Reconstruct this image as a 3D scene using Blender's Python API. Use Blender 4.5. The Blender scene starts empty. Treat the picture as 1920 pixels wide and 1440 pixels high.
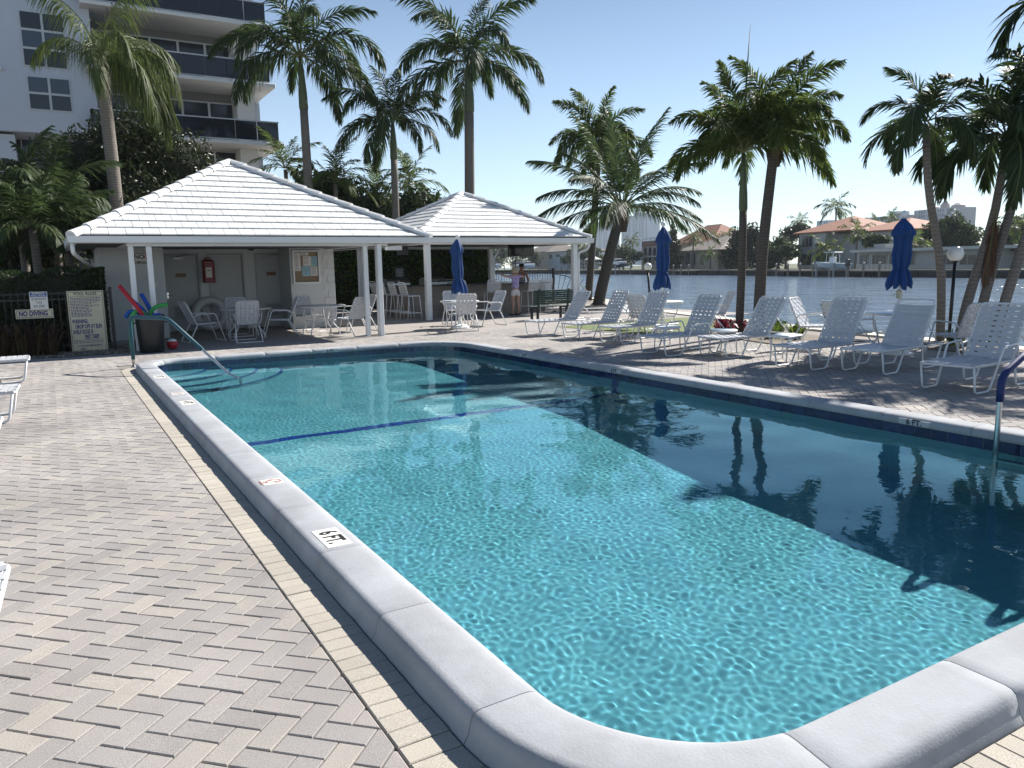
import bpy, bmesh, math, random
import numpy as np
from mathutils import Vector, Matrix
random.seed(7); RNG = np.random.default_rng(7)
SC = bpy.context.scene
COL = SC.collection
PI = math.pi
rad = math.radians

# ---------------------------------------------------------------- camera
# f = 1446 px of 1920; axes solved from the vanishing points of the pool edges (X across the pool, Y along it)
CAM_H = 1.6
R_ = np.array([[0.85949112, -0.09142947, 0.50290721],
               [-0.51087327, -0.12124412, 0.85106308],
               [-0.01683771, -0.98840301, -0.15091712]])
cam_d = bpy.data.cameras.new('camera'); cam = bpy.data.objects.new('camera', cam_d); COL.objects.link(cam)
mw = Matrix.Identity(4)
for i in range(3):
    mw[i][0] = R_[i, 0]; mw[i][1] = -R_[i, 1]; mw[i][2] = -R_[i, 2]
mw[2][3] = CAM_H
cam.matrix_world = mw
cam_d.sensor_width = 36.0; cam_d.lens = 1446.0 / 1920 * 36; cam_d.clip_start = .05; cam_d.clip_end = 5000
SC.camera = cam
SC.render.resolution_x = 1024; SC.render.resolution_y = 768

def P(px, py, z=0.):
    """photo pixel -> point on the level plane z"""
    d = R_ @ np.array([px - 960., py - 720., 1446.]); t = (z - CAM_H) / d[2]
    return (d[0] * t, d[1] * t, z)
def PA(px, py, axis, val):
    """photo pixel -> point on the upright plane x=val (axis 0) or y=val (axis 1)"""
    d = R_ @ np.array([px - 960., py - 720., 1446.]); t = val / d[axis]
    return (d[0] * t, d[1] * t, CAM_H + d[2] * t)

# ---------------------------------------------------------------- sky, sun, exposure
SUN_EL = rad(38); SUN_AZ = rad(13)          # azimuth measured from +X towards +Y
w = bpy.data.worlds.new('World'); SC.world = w; w.use_nodes = True
nt = w.node_tree; bg = nt.nodes['Background']
sky = nt.nodes.new('ShaderNodeTexSky'); sky.sky_type = 'NISHITA'; sky.sun_disc = False
sky.sun_elevation = SUN_EL; sky.sun_rotation = PI / 2 - SUN_AZ
sky.altitude = 0; sky.air_density = 1.0; sky.dust_density = 0.1; sky.ozone_density = 4.0
# pale haze that thickens evenly towards the horizon all the way round
wtc = nt.nodes.new('ShaderNodeTexCoord'); wsp = nt.nodes.new('ShaderNodeSeparateXYZ'); nt.links.new(wtc.outputs['Generated'], wsp.inputs[0])
wmr = nt.nodes.new('ShaderNodeMapRange'); wmr.interpolation_type = 'SMOOTHERSTEP'; wmr.inputs[1].default_value = -.05; wmr.inputs[2].default_value = .55; wmr.inputs[3].default_value = 1; wmr.inputs[4].default_value = 0; nt.links.new(wsp.outputs[2], wmr.inputs[0])
wmx = nt.nodes.new('ShaderNodeMix'); wmx.data_type = 'RGBA'; wmx.blend_type = 'ADD'; wmx.clamp_factor = True; nt.links.new(wmr.outputs[0], wmx.inputs[0]); nt.links.new(sky.outputs[0], wmx.inputs[6]); wmx.inputs[7].default_value = (3.75, 4.4, 4.9, 1)
nt.links.new(wmx.outputs[2], bg.inputs[0]); bg.inputs[1].default_value = 0.05
sl = bpy.data.lights.new('sun', 'SUN'); sl.energy = 5.0; sl.angle = rad(0.53); sl.color = (1, .955, .89)
so = bpy.data.objects.new('sun', sl); COL.objects.link(so)
sd = Vector((math.cos(SUN_EL) * math.cos(SUN_AZ), math.cos(SUN_EL) * math.sin(SUN_AZ), math.sin(SUN_EL)))
so.rotation_euler = (-sd).to_track_quat('-Z', 'Y').to_euler(); so.location = (30, 8, 40)
vs = SC.view_settings; vs.view_transform = 'Standard'; vs.look = 'None'; vs.exposure = 0.92; vs.gamma = 1; vs.use_curve_mapping = False
cy = SC.cycles; cy.max_bounces = 8; cy.diffuse_bounces = 2; cy.glossy_bounces = 4; cy.transmission_bounces = 6
cy.transparent_max_bounces = 8; cy.use_denoising = True; cy.caustics_refractive = True; cy.caustics_reflective = False
cy.sample_clamp_indirect = 6; cy.blur_glossy = 0.6
try: cy.denoiser = 'OPENIMAGEDENOISE'
except Exception: pass

# ---------------------------------------------------------------- mesh and object helpers
class MB:
    def __init__(s): s.v = []; s.f = []; s.sm = False
    def add(s, vs, fs):
        n = len(s.v); s.v += [tuple(map(float, p)) for p in vs]; s.f += [tuple(i + n for i in f) for f in fs]; return s
    def box(s, x0, x1, y0, y1, z0, z1):
        return s.add([(x0,y0,z0),(x1,y0,z0),(x1,y1,z0),(x0,y1,z0),(x0,y0,z1),(x1,y0,z1),(x1,y1,z1),(x0,y1,z1)],
                     [(0,3,2,1),(4,5,6,7),(0,1,5,4),(1,2,6,5),(2,3,7,6),(3,0,4,7)])
    def bbox(s, x0, x1, y0, y1, z0, z1, b=.005):
        """box with chamfered upright and top edges"""
        o = [(x0+b,y0),(x1-b,y0),(x1,y0+b),(x1,y1-b),(x1-b,y1),(x0+b,y1),(x0,y1-b),(x0,y0+b)]
        cx, cyy = (x0+x1)/2, (y0+y1)/2; n = 8
        i_ = [(cx+(x-cx)*(1-2*b/(x1-x0)), cyy+(y-cyy)*(1-2*b/(y1-y0))) for x, y in o]
        V = [(x,y,z0) for x,y in o]+[(x,y,z1-b) for x,y in o]+[(x,y,z1) for x,y in i_]
        F = [tuple(range(7,-1,-1)), tuple(range(16,24))]
        for k in range(2):
            for j in range(n): F.append((k*n+j, k*n+(j+1)%n, (k+1)*n+(j+1)%n, (k+1)*n+j))
        return s.add(V, F)
    def quad(s, *p): return s.add(p, [tuple(range(len(p)))])
    def prism(s, poly, z0, z1):
        n = len(poly)
        return s.add([(x,y,z0) for x,y in poly]+[(x,y,z1) for x,y in poly],
                     [tuple(range(n-1,-1,-1)), tuple(range(n,2*n))]+[(i,(i+1)%n,n+(i+1)%n,n+i) for i in range(n)])
    def slab(s, quadpts, d):
        """thick sheet: polygon pts offset along vector d"""
        n = len(quadpts); d = Vector(d)
        a = [Vector(p) for p in quadpts]; b = [p + d for p in a]
        return s.add(a + b, [tuple(range(n-1,-1,-1)), tuple(range(n,2*n))]+[(i,(i+1)%n,n+(i+1)%n,n+i) for i in range(n)])
    def tube(s, pts, r, n=8, closed=False, cap=True):
        pts = [Vector(p) for p in pts]; m = len(pts); V = []; F = []
        rr = r if hasattr(r, '__len__') else [r]*m
        up = None
        for i, p in enumerate(pts):
            if closed: t = pts[(i+1) % m] - pts[i-1]
            else: t = pts[min(i+1,m-1)] - pts[max(i-1,0)]
            t = t.normalized() if t.length > 1e-9 else Vector((0,0,1))
            if up is None:
                up = t.orthogonal().normalized()
            else:
                up = up - t * up.dot(t)
                up = up.normalized() if up.length > 1e-6 else t.orthogonal().normalized()
            sd_ = t.cross(up)
            for k in range(n):
                a = 2*PI*k/n; V.append(p + (up*math.cos(a) + sd_*math.sin(a))*rr[i])
        for i in range(m if closed else m-1):
            j = (i+1) % m
            for k in range(n): F.append((i*n+k, i*n+(k+1)%n, j*n+(k+1)%n, j*n+k))
        if cap and not closed: F += [tuple(range(n-1,-1,-1)), tuple(range((m-1)*n, m*n))]
        return s.add(V, F)
    def lathe(s, prof, n=16, c=(0,0,0)):
        V = []; F = []; m = len(prof)
        for r, z in prof:
            for k in range(n):
                a = 2*PI*k/n; V.append((c[0]+r*math.cos(a), c[1]+r*math.sin(a), c[2]+z))
        for i in range(m-1):
            for k in range(n): F.append((i*n+k, i*n+(k+1)%n, (i+1)*n+(k+1)%n, (i+1)*n+k))
        F += [tuple(range(n-1,-1,-1)), tuple(range((m-1)*n, m*n))]
        return s.add(V, F)
    def mesh(s, name, mat=None, smooth=False):
        me = bpy.data.meshes.new(name); me.from_pydata(s.v, [], s.f); me.update()
        if mat is not None:
            for m in (mat if isinstance(mat, (list, tuple)) else [mat]): me.materials.append(m)
        if smooth: me.shade_smooth()
        return me
    def build(s, name, mat, parent=None, smooth=False, loc=None, auto=None):
        me = s.mesh(name, mat, smooth)
        if auto is not None:
            me.shade_smooth()
            try: me.set_sharp_from_angle(angle=rad(auto))
            except Exception: pass
        return link(name, me, parent, loc)
def link(name, data, parent=None, loc=None):
    o = bpy.data.objects.new(name, data); COL.objects.link(o)
    if parent is not None: o.parent = parent
    if loc is not None: o.location = loc
    return o
def tag(o, label=None, cat=None, group=None, kind=None):
    if label: o['label'] = label
    if cat: o['category'] = cat
    if group: o['group'] = group
    if kind: o['kind'] = kind
    return o
def thing(name, label, cat, loc=(0,0,0), rz=0., group=None):
    o = link(name, None); o.location = loc; o.rotation_euler = (0,0,rz); o.empty_display_size = .1
    return tag(o, label, cat, group)
def copy_tree(o, loc=None, rz=None, label=None, group=None, parent=None, skip=()):
    c = o.copy(); COL.objects.link(c); c.parent = parent
    if loc is not None: c.location = loc
    if rz is not None: c.rotation_euler = (0,0,rz)
    if label: c['label'] = label
    if group: c['group'] = group
    for ch in list(o.children):
        if ch.name.split('.')[0] in skip: continue
        copy_tree(ch, parent=c)
    return c
def arc(cx, cyy, r, a0, a1, n):
    return [(cx + r*math.cos(a0+(a1-a0)*i/n), cyy + r*math.sin(a0+(a1-a0)*i/n)) for i in range(n+1)]
def bend(pts, r, n=4):
    """round the inner corners of a polyline"""
    pts = [Vector(p) for p in pts]; out = [pts[0]]
    for i in range(1, len(pts)-1):
        a, b, c = pts[i-1], pts[i], pts[i+1]
        d1 = (a-b); d2 = (c-b); q = min(r, d1.length*.49, d2.length*.49)
        p1 = b + d1.normalized()*q; p2 = b + d2.normalized()*q
        for k in range(n+1):
            t = k/n; out.append(p1*(1-t)**2 + b*2*t*(1-t) + p2*t*t)
    return out + [pts[-1]]

# ---------------------------------------------------------------- materials
MATS = {}
def M(name, col, rough=.6, var=.12, scale=6., bump=0., bscale=60., metal=0., rnd=0., coat=0., spec=.5, hue=None, hs=1.3, alpha=1., dirt=None):
    """procedural surface: base colour broken up by two noises, optional per-piece variation and fine relief"""
    if name in MATS: return MATS[name]
    m = bpy.data.materials.new(name); m.use_nodes = True; T = m.node_tree; N = T.nodes; Lk = T.links.new
    b = N['Principled BSDF']; b.inputs['Roughness'].default_value = rough; b.inputs['Metallic'].default_value = metal
    b.inputs['Specular IOR Level'].default_value = spec; b.inputs['Coat Weight'].default_value = coat
    tc = N.new('ShaderNodeTexCoord')
    c = N.new('ShaderNodeRGB'); c.outputs[0].default_value = (*col, 1); out = c.outputs[0]
    if hue is not None:
        n0 = N.new('ShaderNodeTexNoise'); n0.inputs['Scale'].default_value = hs; n0.inputs['Detail'].default_value = 5; n0.inputs['Roughness'].default_value = .6
        Lk(tc.outputs['Object'], n0.inputs['Vector'])
        r0 = N.new('ShaderNodeMapRange'); r0.inputs[1].default_value = .4; r0.inputs[2].default_value = .62; Lk(n0.outputs['Fac'], r0.inputs[0])
        mx = N.new('ShaderNodeMix'); mx.data_type = 'RGBA'; Lk(r0.outputs[0], mx.inputs[0]); Lk(out, mx.inputs[6]); mx.inputs[7].default_value = (*hue, 1); out = mx.outputs[2]
    if rnd > 0:
        oi = N.new('ShaderNodeObjectInfo'); gi = N.new('ShaderNodeNewGeometry')
        ad = N.new('ShaderNodeMath'); ad.operation = 'ADD'; Lk(oi.outputs['Random'], ad.inputs[0]); Lk(gi.outputs['Random Per Island'], ad.inputs[1])
        wn = N.new('ShaderNodeTexWhiteNoise'); wn.noise_dimensions = '1D'; Lk(ad.outputs[0], wn.inputs['W'])
        mr = N.new('ShaderNodeMapRange'); mr.inputs[3].default_value = 1-rnd; mr.inputs[4].default_value = 1+rnd; Lk(wn.outputs['Value'], mr.inputs[0])
        hv = N.new('ShaderNodeHueSaturation'); Lk(mr.outputs[0], hv.inputs['Value']); Lk(out, hv.inputs['Color']); out = hv.outputs[0]
    if var > 0:
        n1 = N.new('ShaderNodeTexNoise'); n1.inputs['Scale'].default_value = scale; n1.inputs['Detail'].default_value = 6; n1.inputs['Roughness'].default_value = .65
        Lk(tc.outputs['Object'], n1.inputs['Vector'])
        m1 = N.new('ShaderNodeMapRange'); m1.inputs[1].default_value = .25; m1.inputs[2].default_value = .75; m1.inputs[3].default_value = 1-var; m1.inputs[4].default_value = 1+var
        Lk(n1.outputs['Fac'], m1.inputs[0])
        h1 = N.new('ShaderNodeHueSaturation'); Lk(m1.outputs[0], h1.inputs['Value']); Lk(out, h1.inputs['Color']); out = h1.outputs[0]
        m2 = N.new('ShaderNodeMapRange'); m2.inputs[3].default_value = max(0, rough-.12); m2.inputs[4].default_value = min(1, rough+.12); Lk(n1.outputs['Fac'], m2.inputs[0]); Lk(m2.outputs[0], b.inputs['Roughness'])
    Lk(out, b.inputs['Base Color'])
    if bump > 0:
        n2 = N.new('ShaderNodeTexNoise'); n2.inputs['Scale'].default_value = bscale; n2.inputs['Detail'].default_value = 4; Lk(tc.outputs['Object'], n2.inputs['Vector'])
        bp = N.new('ShaderNodeBump'); bp.inputs['Strength'].default_value = bump; bp.inputs['Distance'].default_value = .01; Lk(n2.outputs['Fac'], bp.inputs['Height']); Lk(bp.outputs[0], b.inputs['Normal'])
    MATS[name] = m; return m
def leaf_mat(name, c1, c2, rough=.55, trans=.35):
    m = bpy.data.materials.new(name); m.use_nodes = True; T = m.node_tree; N = T.nodes; Lk = T.links.new
    b = N['Principled BSDF']; b.inputs['Roughness'].default_value = rough; b.inputs['Specular IOR Level'].default_value = .28; out = N['Material Output']
    gi = N.new('ShaderNodeNewGeometry'); oi = N.new('ShaderNodeObjectInfo')
    ad = N.new('ShaderNodeMath'); ad.operation = 'ADD'; Lk(oi.outputs['Random'], ad.inputs[0]); Lk(gi.outputs['Random Per Island'], ad.inputs[1])
    wn = N.new('ShaderNodeTexWhiteNoise'); wn.noise_dimensions = '1D'; Lk(ad.outputs[0], wn.inputs['W'])
    mx = N.new('ShaderNodeMix'); mx.data_type = 'RGBA'; Lk(wn.outputs['Value'], mx.inputs[0]); mx.inputs[6].default_value = (*c1,1); mx.inputs[7].default_value = (*c2,1)
    Lk(mx.outputs[2], b.inputs['Base Color'])
    tr = N.new('ShaderNodeBsdfTranslucent'); hs = N.new('ShaderNodeHueSaturation'); hs.inputs['Value'].default_value = 1.3; Lk(mx.outputs[2], hs.inputs['Color']); Lk(hs.outputs[0], tr.inputs[0])
    ms = N.new('ShaderNodeMixShader'); ms.inputs[0].default_value = trans; Lk(b.outputs[0], ms.inputs[1]); Lk(tr.outputs[0], ms.inputs[2]); Lk(ms.outputs[0], out.inputs[0])
    MATS[name] = m; return m
WHITE = M('white_paint', (.78,.79,.79), .45, .05, 3)
# ---------------------------------------------------------------- pool
PX0, PX1, PY0, PY1 = 1.385, 6.97, 1.55, 14.42     # inner edge of the coping
PW = -0.065                                       # water level
CZ = 0.12                                         # coping top
def rrect(off, n=10):
    """rounded rectangle around the pool, grown by off; counter-clockwise, starts at the left end of the front edge"""
    x0, x1, y0, y1 = PX0-off, PX1+off, PY0-off, PY1+off
    rs = [.62, .62, 1.0, .45]    # front-left, front-right, back-right, back-left
    c = []
    for (cx, cyy, a0, r) in ((x0, y0, PI, rs[0]), (x1, y0, 1.5*PI, rs[1]), (x1, y1, 0, rs[2]), (x0, y1, .5*PI, rs[3])):
        r = r + off; sx = 1 if cx == x0 else -1; sy = 1 if cyy == y0 else -1
        c.append(arc(cx+sx*r, cyy+sy*r, r, a0, a0+PI/2, n))
    return c
def rpath(off, n=10): return [p for c in rrect(off, n) for p in c]
PLASTER = M('pool_plaster', (.315,.475,.51), .8, .10, 26, hue=(.265,.44,.485), hs=9)
coping_m = M('coping_paint', (.395,.41,.43), .88, .08, 3.2, .16, 90, rnd=.03, spec=.12, hue=(.335,.345,.36), hs=2.6)

def floor_z(y):
    ys = [PY0-.3, 3.2, 5.6, 8.0, 8.9, PY1+.3]; ds = [-1.58, -1.58, -1.50, -1.27, -1.24, -.98]
    return float(np.interp(y, ys, ds))
pool = thing('swimming_pool', 'long rectangular turquoise swimming pool with raised grey coping', 'swimming pool', (PX0, PY0, 0))
pool.matrix_world = Matrix.Identity(4)
# basin: walls and sloping floor
mb = MB(); pth = rpath(.03); n = len(pth)
V = [(x, y, .03) for x, y in pth] + [(x, y, floor_z(y)) for x, y in pth]
F = [((i+1) % n, i, n+i, n+(i+1) % n) for i in range(n)]
mb.add(V, F)
mb.build('basin_wall', PLASTER, pool)
mb = MB(); ys = np.linspace(PY0-.2, PY1+.2, 40)
for a, b in zip(ys[:-1], ys[1:]):
    mb.quad((PX0-.2, a, floor_z(a)), (PX1+.2, a, floor_z(a)), (PX1+.2, b, floor_z(b)), (PX0-.2, b, floor_z(b)))
mb.build('basin_floor', PLASTER, pool)

# rippled water: band limited random height field, one closed body of water
def ripple(nx, ny, dx, lo, hi, power, seed):
    g = np.random.default_rng(seed); sp = np.fft.fft2(g.standard_normal((nx, ny)))
    kx = np.fft.fftfreq(nx, dx)[:, None]; ky = np.fft.fftfreq(ny, dx)[None, :]; k = np.sqrt(kx**2 + ky**2) + 1e-9
    f = np.exp(-(np.maximum(0, 1/hi - k)/(.35/hi))**2) * np.exp(-(np.maximum(0, k - 1/lo)/(.25/lo))**2) * np.maximum(k, .7/hi)**power; f[0, 0] = 0
    h = np.fft.ifft2(sp*f).real; return h / h.std()
WDX = .014
wx = np.arange(PX0-.06, PX1+.0601, WDX); wy = np.arange(PY0-.06, PY1+.0601, WDX)
hgt = ripple(len(wx), len(wy), WDX, .055, .16, -.8, 3)*.000085 + ripple(len(wx), len(wy), WDX, .7, 2.5, -1., 5)*.0016
X, Y = np.meshgrid(wx, wy, indexing='ij')
V = np.stack([X, Y, PW + hgt], -1).reshape(-1, 3)
I = np.arange(len(wx)*len(wy)).reshape(len(wx), len(wy))
Fq = np.stack([I[:-1,:-1], I[1:,:-1], I[1:,1:], I[:-1,1:]], -1).reshape(-1, 4)
me = bpy.data.meshes.new('pool_water'); me.from_pydata(V.tolist(), [], Fq.tolist()); me.shade_smooth()
wm = bpy.data.materials.new('pool_water'); wm.use_nodes = True; T = wm.node_tree; N = T.nodes; N.remove(N['Principled BSDF'])
gl = N.new('ShaderNodeBsdfGlass'); gl.inputs['IOR'].default_value = 1.333; gl.inputs['Roughness'].default_value = 0; gl.inputs['Color'].default_value = (.60,.905,.955,1)
T.links.new(gl.outputs[0], N['Material Output'].inputs[0]); me.materials.append(wm)
water = link('pool_water', me); tag(water, kind='structure')
CAUS = True
if CAUS:
    water.cycles.is_caustics_caster = True; sl.cycles.is_caustics_light = True
    for o in pool.children: o.cycles.is_caustics_receiver = True

# coping stones: profile (distance outward from the inner edge, height)
prof = [(.03,-.0),(.03,.026),(.002,.030),(-.004,.045),(.000,.064),(.010,.083),(.028,.099),(.052,.1065),(.085,.1085),(.248,.107),(.271,.102),(.287,.088),(.296,.062),(.303,.03),(.320,.0),(.320,-.03)]
def path_frames(n=12):
    """points on the inner edge with outward normals, dense, with running length"""
    cs = rrect(0, n); pts = []
    for c in cs: pts += c
    pts.append(pts[0]); out = []
    for a, b in zip(pts[:-1], pts[1:]):
        L = math.dist(a, b); k = max(1, int(L/.30))
        for j in range(k): out.append((a[0]+(b[0]-a[0])*j/k, a[1]+(b[1]-a[1])*j/k))
    return out
pf = path_frames(); n = len(pf)
nor = []
for i in range(n):
    a = pf[i-1]; b = pf[(i+1) % n]; t = Vector((b[0]-a[0], b[1]-a[1])).normalized(); nor.append((t.y, -t.x))
cum = [0]
for i in range(n): cum.append(cum[-1] + math.dist(pf[i], pf[(i+1) % n]))
TOT = cum[-1]
def at_len(s):
    s %= TOT; i = min(int(np.searchsorted(cum, s, 'right'))-1, n-1); f = (s-cum[i])/max(1e-9, cum[i+1]-cum[i]); j = (i+1) % n
    p = (pf[i][0]*(1-f)+pf[j][0]*f, pf[i][1]*(1-f)+pf[j][1]*f); q = Vector((nor[i][0]*(1-f)+nor[j][0]*f, nor[i][1]*(1-f)+nor[j][1]*f)).normalized()
    return p, q
ns = round(TOT/.88); gap = .0016
for k in range(ns):
    s0 = TOT*k/ns+gap; s1 = TOT*(k+1)/ns-gap; mbs = MB()
    ss = [s0, s0+.004] + list(np.linspace(s0+.004, s1-.004, 13))[1:-1] + [s1-.004, s1]; rows = []
    for q, s in enumerate(ss):
        p, nn = at_len(s); e = -.002 if q in (0, len(ss)-1) else 0
        rows.append([(p[0]+nn.x*(u+(e if u > .15 else -e)), p[1]+nn.y*(u+(e if u > .15 else -e)), z+(e if z > .02 else 0)) for u, z in prof])
    m_ = len(prof); V = [v for r in rows for v in r]
    F = [(i*m_+j, i*m_+j+1, (i+1)*m_+j+1, (i+1)*m_+j) for i in range(len(rows)-1) for j in range(m_-1)]
    F += [tuple(range(m_-1, -1, -1)), tuple(range((len(rows)-1)*m_, len(rows)*m_))]
    mbs.add(V, F); mbs.build('coping_stone', coping_m, pool, auto=40)
mb = MB(); m2 = [(p, at_len(TOT*i/240)[1]) for i in range(240) for p in [at_len(TOT*i/240)[0]]]   # mortar bed just under the stones
V = []; 
for p, q in m2: V += [(p[0]+q.x*.022, p[1]+q.y*.022, .04), (p[0]+q.x*.07, p[1]+q.y*.07, .097), (p[0]+q.x*.245, p[1]+q.y*.245, .095), (p[0]+q.x*.30, p[1]+q.y*.30, .0)]
mb.add(V, [(i*4+j, i*4+j+1, ((i+1) % 240)*4+j+1, ((i+1) % 240)*4+j) for i in range(240) for j in range(3)])
mb.build('mortar_bed', M('mortar', (.30,.30,.31), .9, .1), pool)
# ---------------------------------------------------------------- ground, canal, paving
SHORE = [(12.6,-40),(14.2,4),(15.3,10.2),(15.9,13.3),(19.4,25),(21.6,27.6),(22.6,30.6),(17.4,31.6),(25,60),(60,170),(60,420),(-400,420),(-400,-40)]
def poly_obj(name, poly, z, mat, skirt=None, hole=None, parent=None):
    bm = bmesh.new(); vs_ = [bm.verts.new((x,y,z)) for x,y in poly]
    es = [bm.edges.new((vs_[i], vs_[(i+1) % len(vs_)])) for i in range(len(vs_))]
    if hole:
        hv = [bm.verts.new((x,y,z)) for x,y in hole]; es += [bm.edges.new((hv[i], hv[(i+1) % len(hv)])) for i in range(len(hv))]
    bmesh.ops.triangle_fill(bm, use_beauty=True, edges=es, normal=(0,0,1))
    if skirt is not None:
        n = len(poly); lo = [bm.verts.new((x,y,skirt)) for x,y in poly]
        for i in range(n): bm.faces.new((vs_[i], lo[i], lo[(i+1) % n], vs_[(i+1) % n]))
    bmesh.ops.recalc_face_normals(bm, faces=[f for f in bm.faces if abs(f.normal.z) < .5])
    for f in bm.faces:
        if abs(f.normal.z) > .5 and f.normal.z < 0: f.normal_flip()
    me = bpy.data.meshes.new(name); bm.to_mesh(me); bm.free(); me.materials.append(mat)
    return link(name, me, parent)
soil_m = M('soil', (.16,.13,.10), .95, .3, 2.5, .5, 30)
ground = tag(poly_obj('ground', SHORE, -.012, M('joint_sand', (.24,.215,.19), .95, .15, 6, .4, 80), skirt=-1.6, hole=rpath(.06, 8)), kind='structure')
# canal
WZ = -.95
wmat = bpy.data.materials.new('canal_water'); wmat.use_nodes = True; T = wmat.node_tree; N = T.nodes; b = N['Principled BSDF']
b.inputs['Base Color'].default_value = (.105,.145,.195,1); b.inputs['Roughness'].default_value = .12; b.inputs['IOR'].default_value = 1.33
tc = N.new('ShaderNodeTexCoord'); mp = N.new('ShaderNodeMapping'); mp.inputs['Scale'].default_value = (1.7, .38, 1); mr_ = N.new('ShaderNodeMapping'); mr_.inputs['Rotation'].default_value = (0,0,rad(-42)); T.links.new(tc.outputs['Object'], mr_.inputs[0]); T.links.new(mr_.outputs[0], mp.inputs[0])
bps = None
for sc_, st, ds in ((.22, 1., 1.1), (.8, .9, .35), (3., .6, .07)):
    nn = N.new('ShaderNodeTexNoise'); nn.inputs['Scale'].default_value = sc_; nn.inputs['Detail'].default_value = 3; T.links.new(mp.outputs[0], nn.inputs['Vector'])
    bp = N.new('ShaderNodeBump'); bp.inputs['Strength'].default_value = st; bp.inputs['Distance'].default_value = ds; T.links.new(nn.outputs['Fac'], bp.inputs['Height'])
    if bps: T.links.new(bps.outputs[0], bp.inputs['Normal'])
    bps = bp
T.links.new(bps.outputs[0], b.inputs['Normal'])
tag(poly_obj('canal_water', [(12.4,-300),(900,-300),(900,1200),(57,1200),(57,172),(24,61),(16.8,31),(22.1,30.2),(21.2,27.8),(19.0,25),(15.6,13.4),(13.9,4),(12.4,-40)], WZ, wmat), kind='structure')
# concrete cap on the near bank
cap = MB(); sh = SHORE[1:7]
for (a, b_) in zip(sh[:-1], sh[1:]):
    d = Vector((b_[0]-a[0], b_[1]-a[1])).normalized(); q = Vector((d.y, -d.x))
    cap.prism([(a[0]+q.x*.08, a[1]+q.y*.08), (b_[0]+q.x*.08, b_[1]+q.y*.08), (b_[0]-q.x*.42, b_[1]-q.y*.42), (a[0]-q.x*.42, a[1]-q.y*.42)], -.2, .035)
tag(cap.build('seawall_cap', M('cap_concrete', (.60,.56,.48), .85, .12, 2, .3)), 'pale concrete cap along the near canal bank', 'seawall')

# herringbone pavers at 45 degrees
def pav_mat(name, cols):
    m = bpy.data.materials.new(name); m.use_nodes = True; T = m.node_tree; N = T.nodes; Lk = T.links.new; b = N['Principled BSDF']; b.inputs['Roughness'].default_value = .85
    b.inputs['Specular IOR Level'].default_value = .3
    oi = N.new('ShaderNodeObjectInfo'); gi = N.new('ShaderNodeNewGeometry'); ad = N.new('ShaderNodeMath'); ad.operation = 'ADD'
    Lk(oi.outputs['Random'], ad.inputs[0]); Lk(gi.outputs['Random Per Island'], ad.inputs[1]); wn = N.new('ShaderNodeTexWhiteNoise'); wn.noise_dimensions = '1D'; Lk(ad.outputs[0], wn.inputs['W'])
    tc = N.new('ShaderNodeTexCoord')
    n1 = N.new('ShaderNodeTexNoise'); n1.inputs['Scale'].default_value = 7; n1.inputs['Detail'].default_value = 4; Lk(gi.outputs['Position'], n1.inputs['Vector'])
    s_ = N.new('ShaderNodeMath'); s_.operation = 'MULTIPLY_ADD'; Lk(n1.outputs['Fac'], s_.inputs[0]); s_.inputs[1].default_value = .55; Lk(wn.outputs['Value'], s_.inputs[2])
    s2 = N.new('ShaderNodeMath'); s2.operation = 'SUBTRACT'; Lk(s_.outputs[0], s2.inputs[0]); s2.inputs[1].default_value = .27
    cr = N.new('ShaderNodeValToRGB'); e = cr.color_ramp.elements
    e[0].position = 0; e[0].color = (*cols[0],1); e[1].position = 1; e[1].color = (*cols[-1],1)
    for i, c in enumerate(cols[1:-1]): x = e.new((i+1)/(len(cols)-1)); x.color = (*c,1)
    Lk(s2.outputs[0], cr.inputs[0])
    n2 = N.new('ShaderNodeTexNoise'); n2.inputs['Scale'].default_value = 260; n2.inputs['Detail'].default_value = 3; Lk(gi.outputs['Position'], n2.inputs['Vector'])
    n3 = N.new('ShaderNodeTexNoise'); n3.inputs['Scale'].default_value = .9; n3.inputs['Detail'].default_value = 6; Lk(gi.outputs['Position'], n3.inputs['Vector'])
    mr = N.new('ShaderNodeMapRange'); mr.inputs[1].default_value = .3; mr.inputs[2].default_value = .7; mr.inputs[3].default_value = .72; mr.inputs[4].default_value = 1.25; Lk(n2.outputs['Fac'], mr.inputs[0])
    m3 = N.new('ShaderNodeMapRange'); m3.inputs[1].default_value = .3; m3.inputs[2].default_value = .7; m3.inputs[3].default_value = .80; m3.inputs[4].default_value = 1.12; Lk(n3.outputs['Fac'], m3.inputs[0])
    mm = N.new('ShaderNodeMath'); mm.operation = 'MULTIPLY'; Lk(mr.outputs[0], mm.inputs[0]); Lk(m3.outputs[0], mm.inputs[1])
    hv = N.new('ShaderNodeHueSaturation'); Lk(cr.outputs[0], hv.inputs['Color']); Lk(mm.outputs[0], hv.inputs['Value']); Lk(hv.outputs[0], b.inputs['Base Color'])
    bp = N.new('ShaderNodeBump'); bp.inputs['Strength'].default_value = .45; bp.inputs['Distance'].default_value = .004; Lk(n2.outputs['Fac'], bp.inputs['Height']); Lk(bp.outputs[0], b.inputs['Normal'])
    return m
pav_m = pav_mat('paver', [(.295,.275,.264),(.318,.296,.284),(.335,.31,.296),(.33,.312,.30),(.348,.320,.303),(.362,.334,.31),(.395,.365,.325)])
bord_m = pav_mat('border_paver', [(.425,.392,.335),(.45,.415,.355),(.47,.432,.366)])
HX0, HX1, HY0, HY1 = PX0-.525, PX1+.525, PY0-.525, PY1+.525
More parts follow.
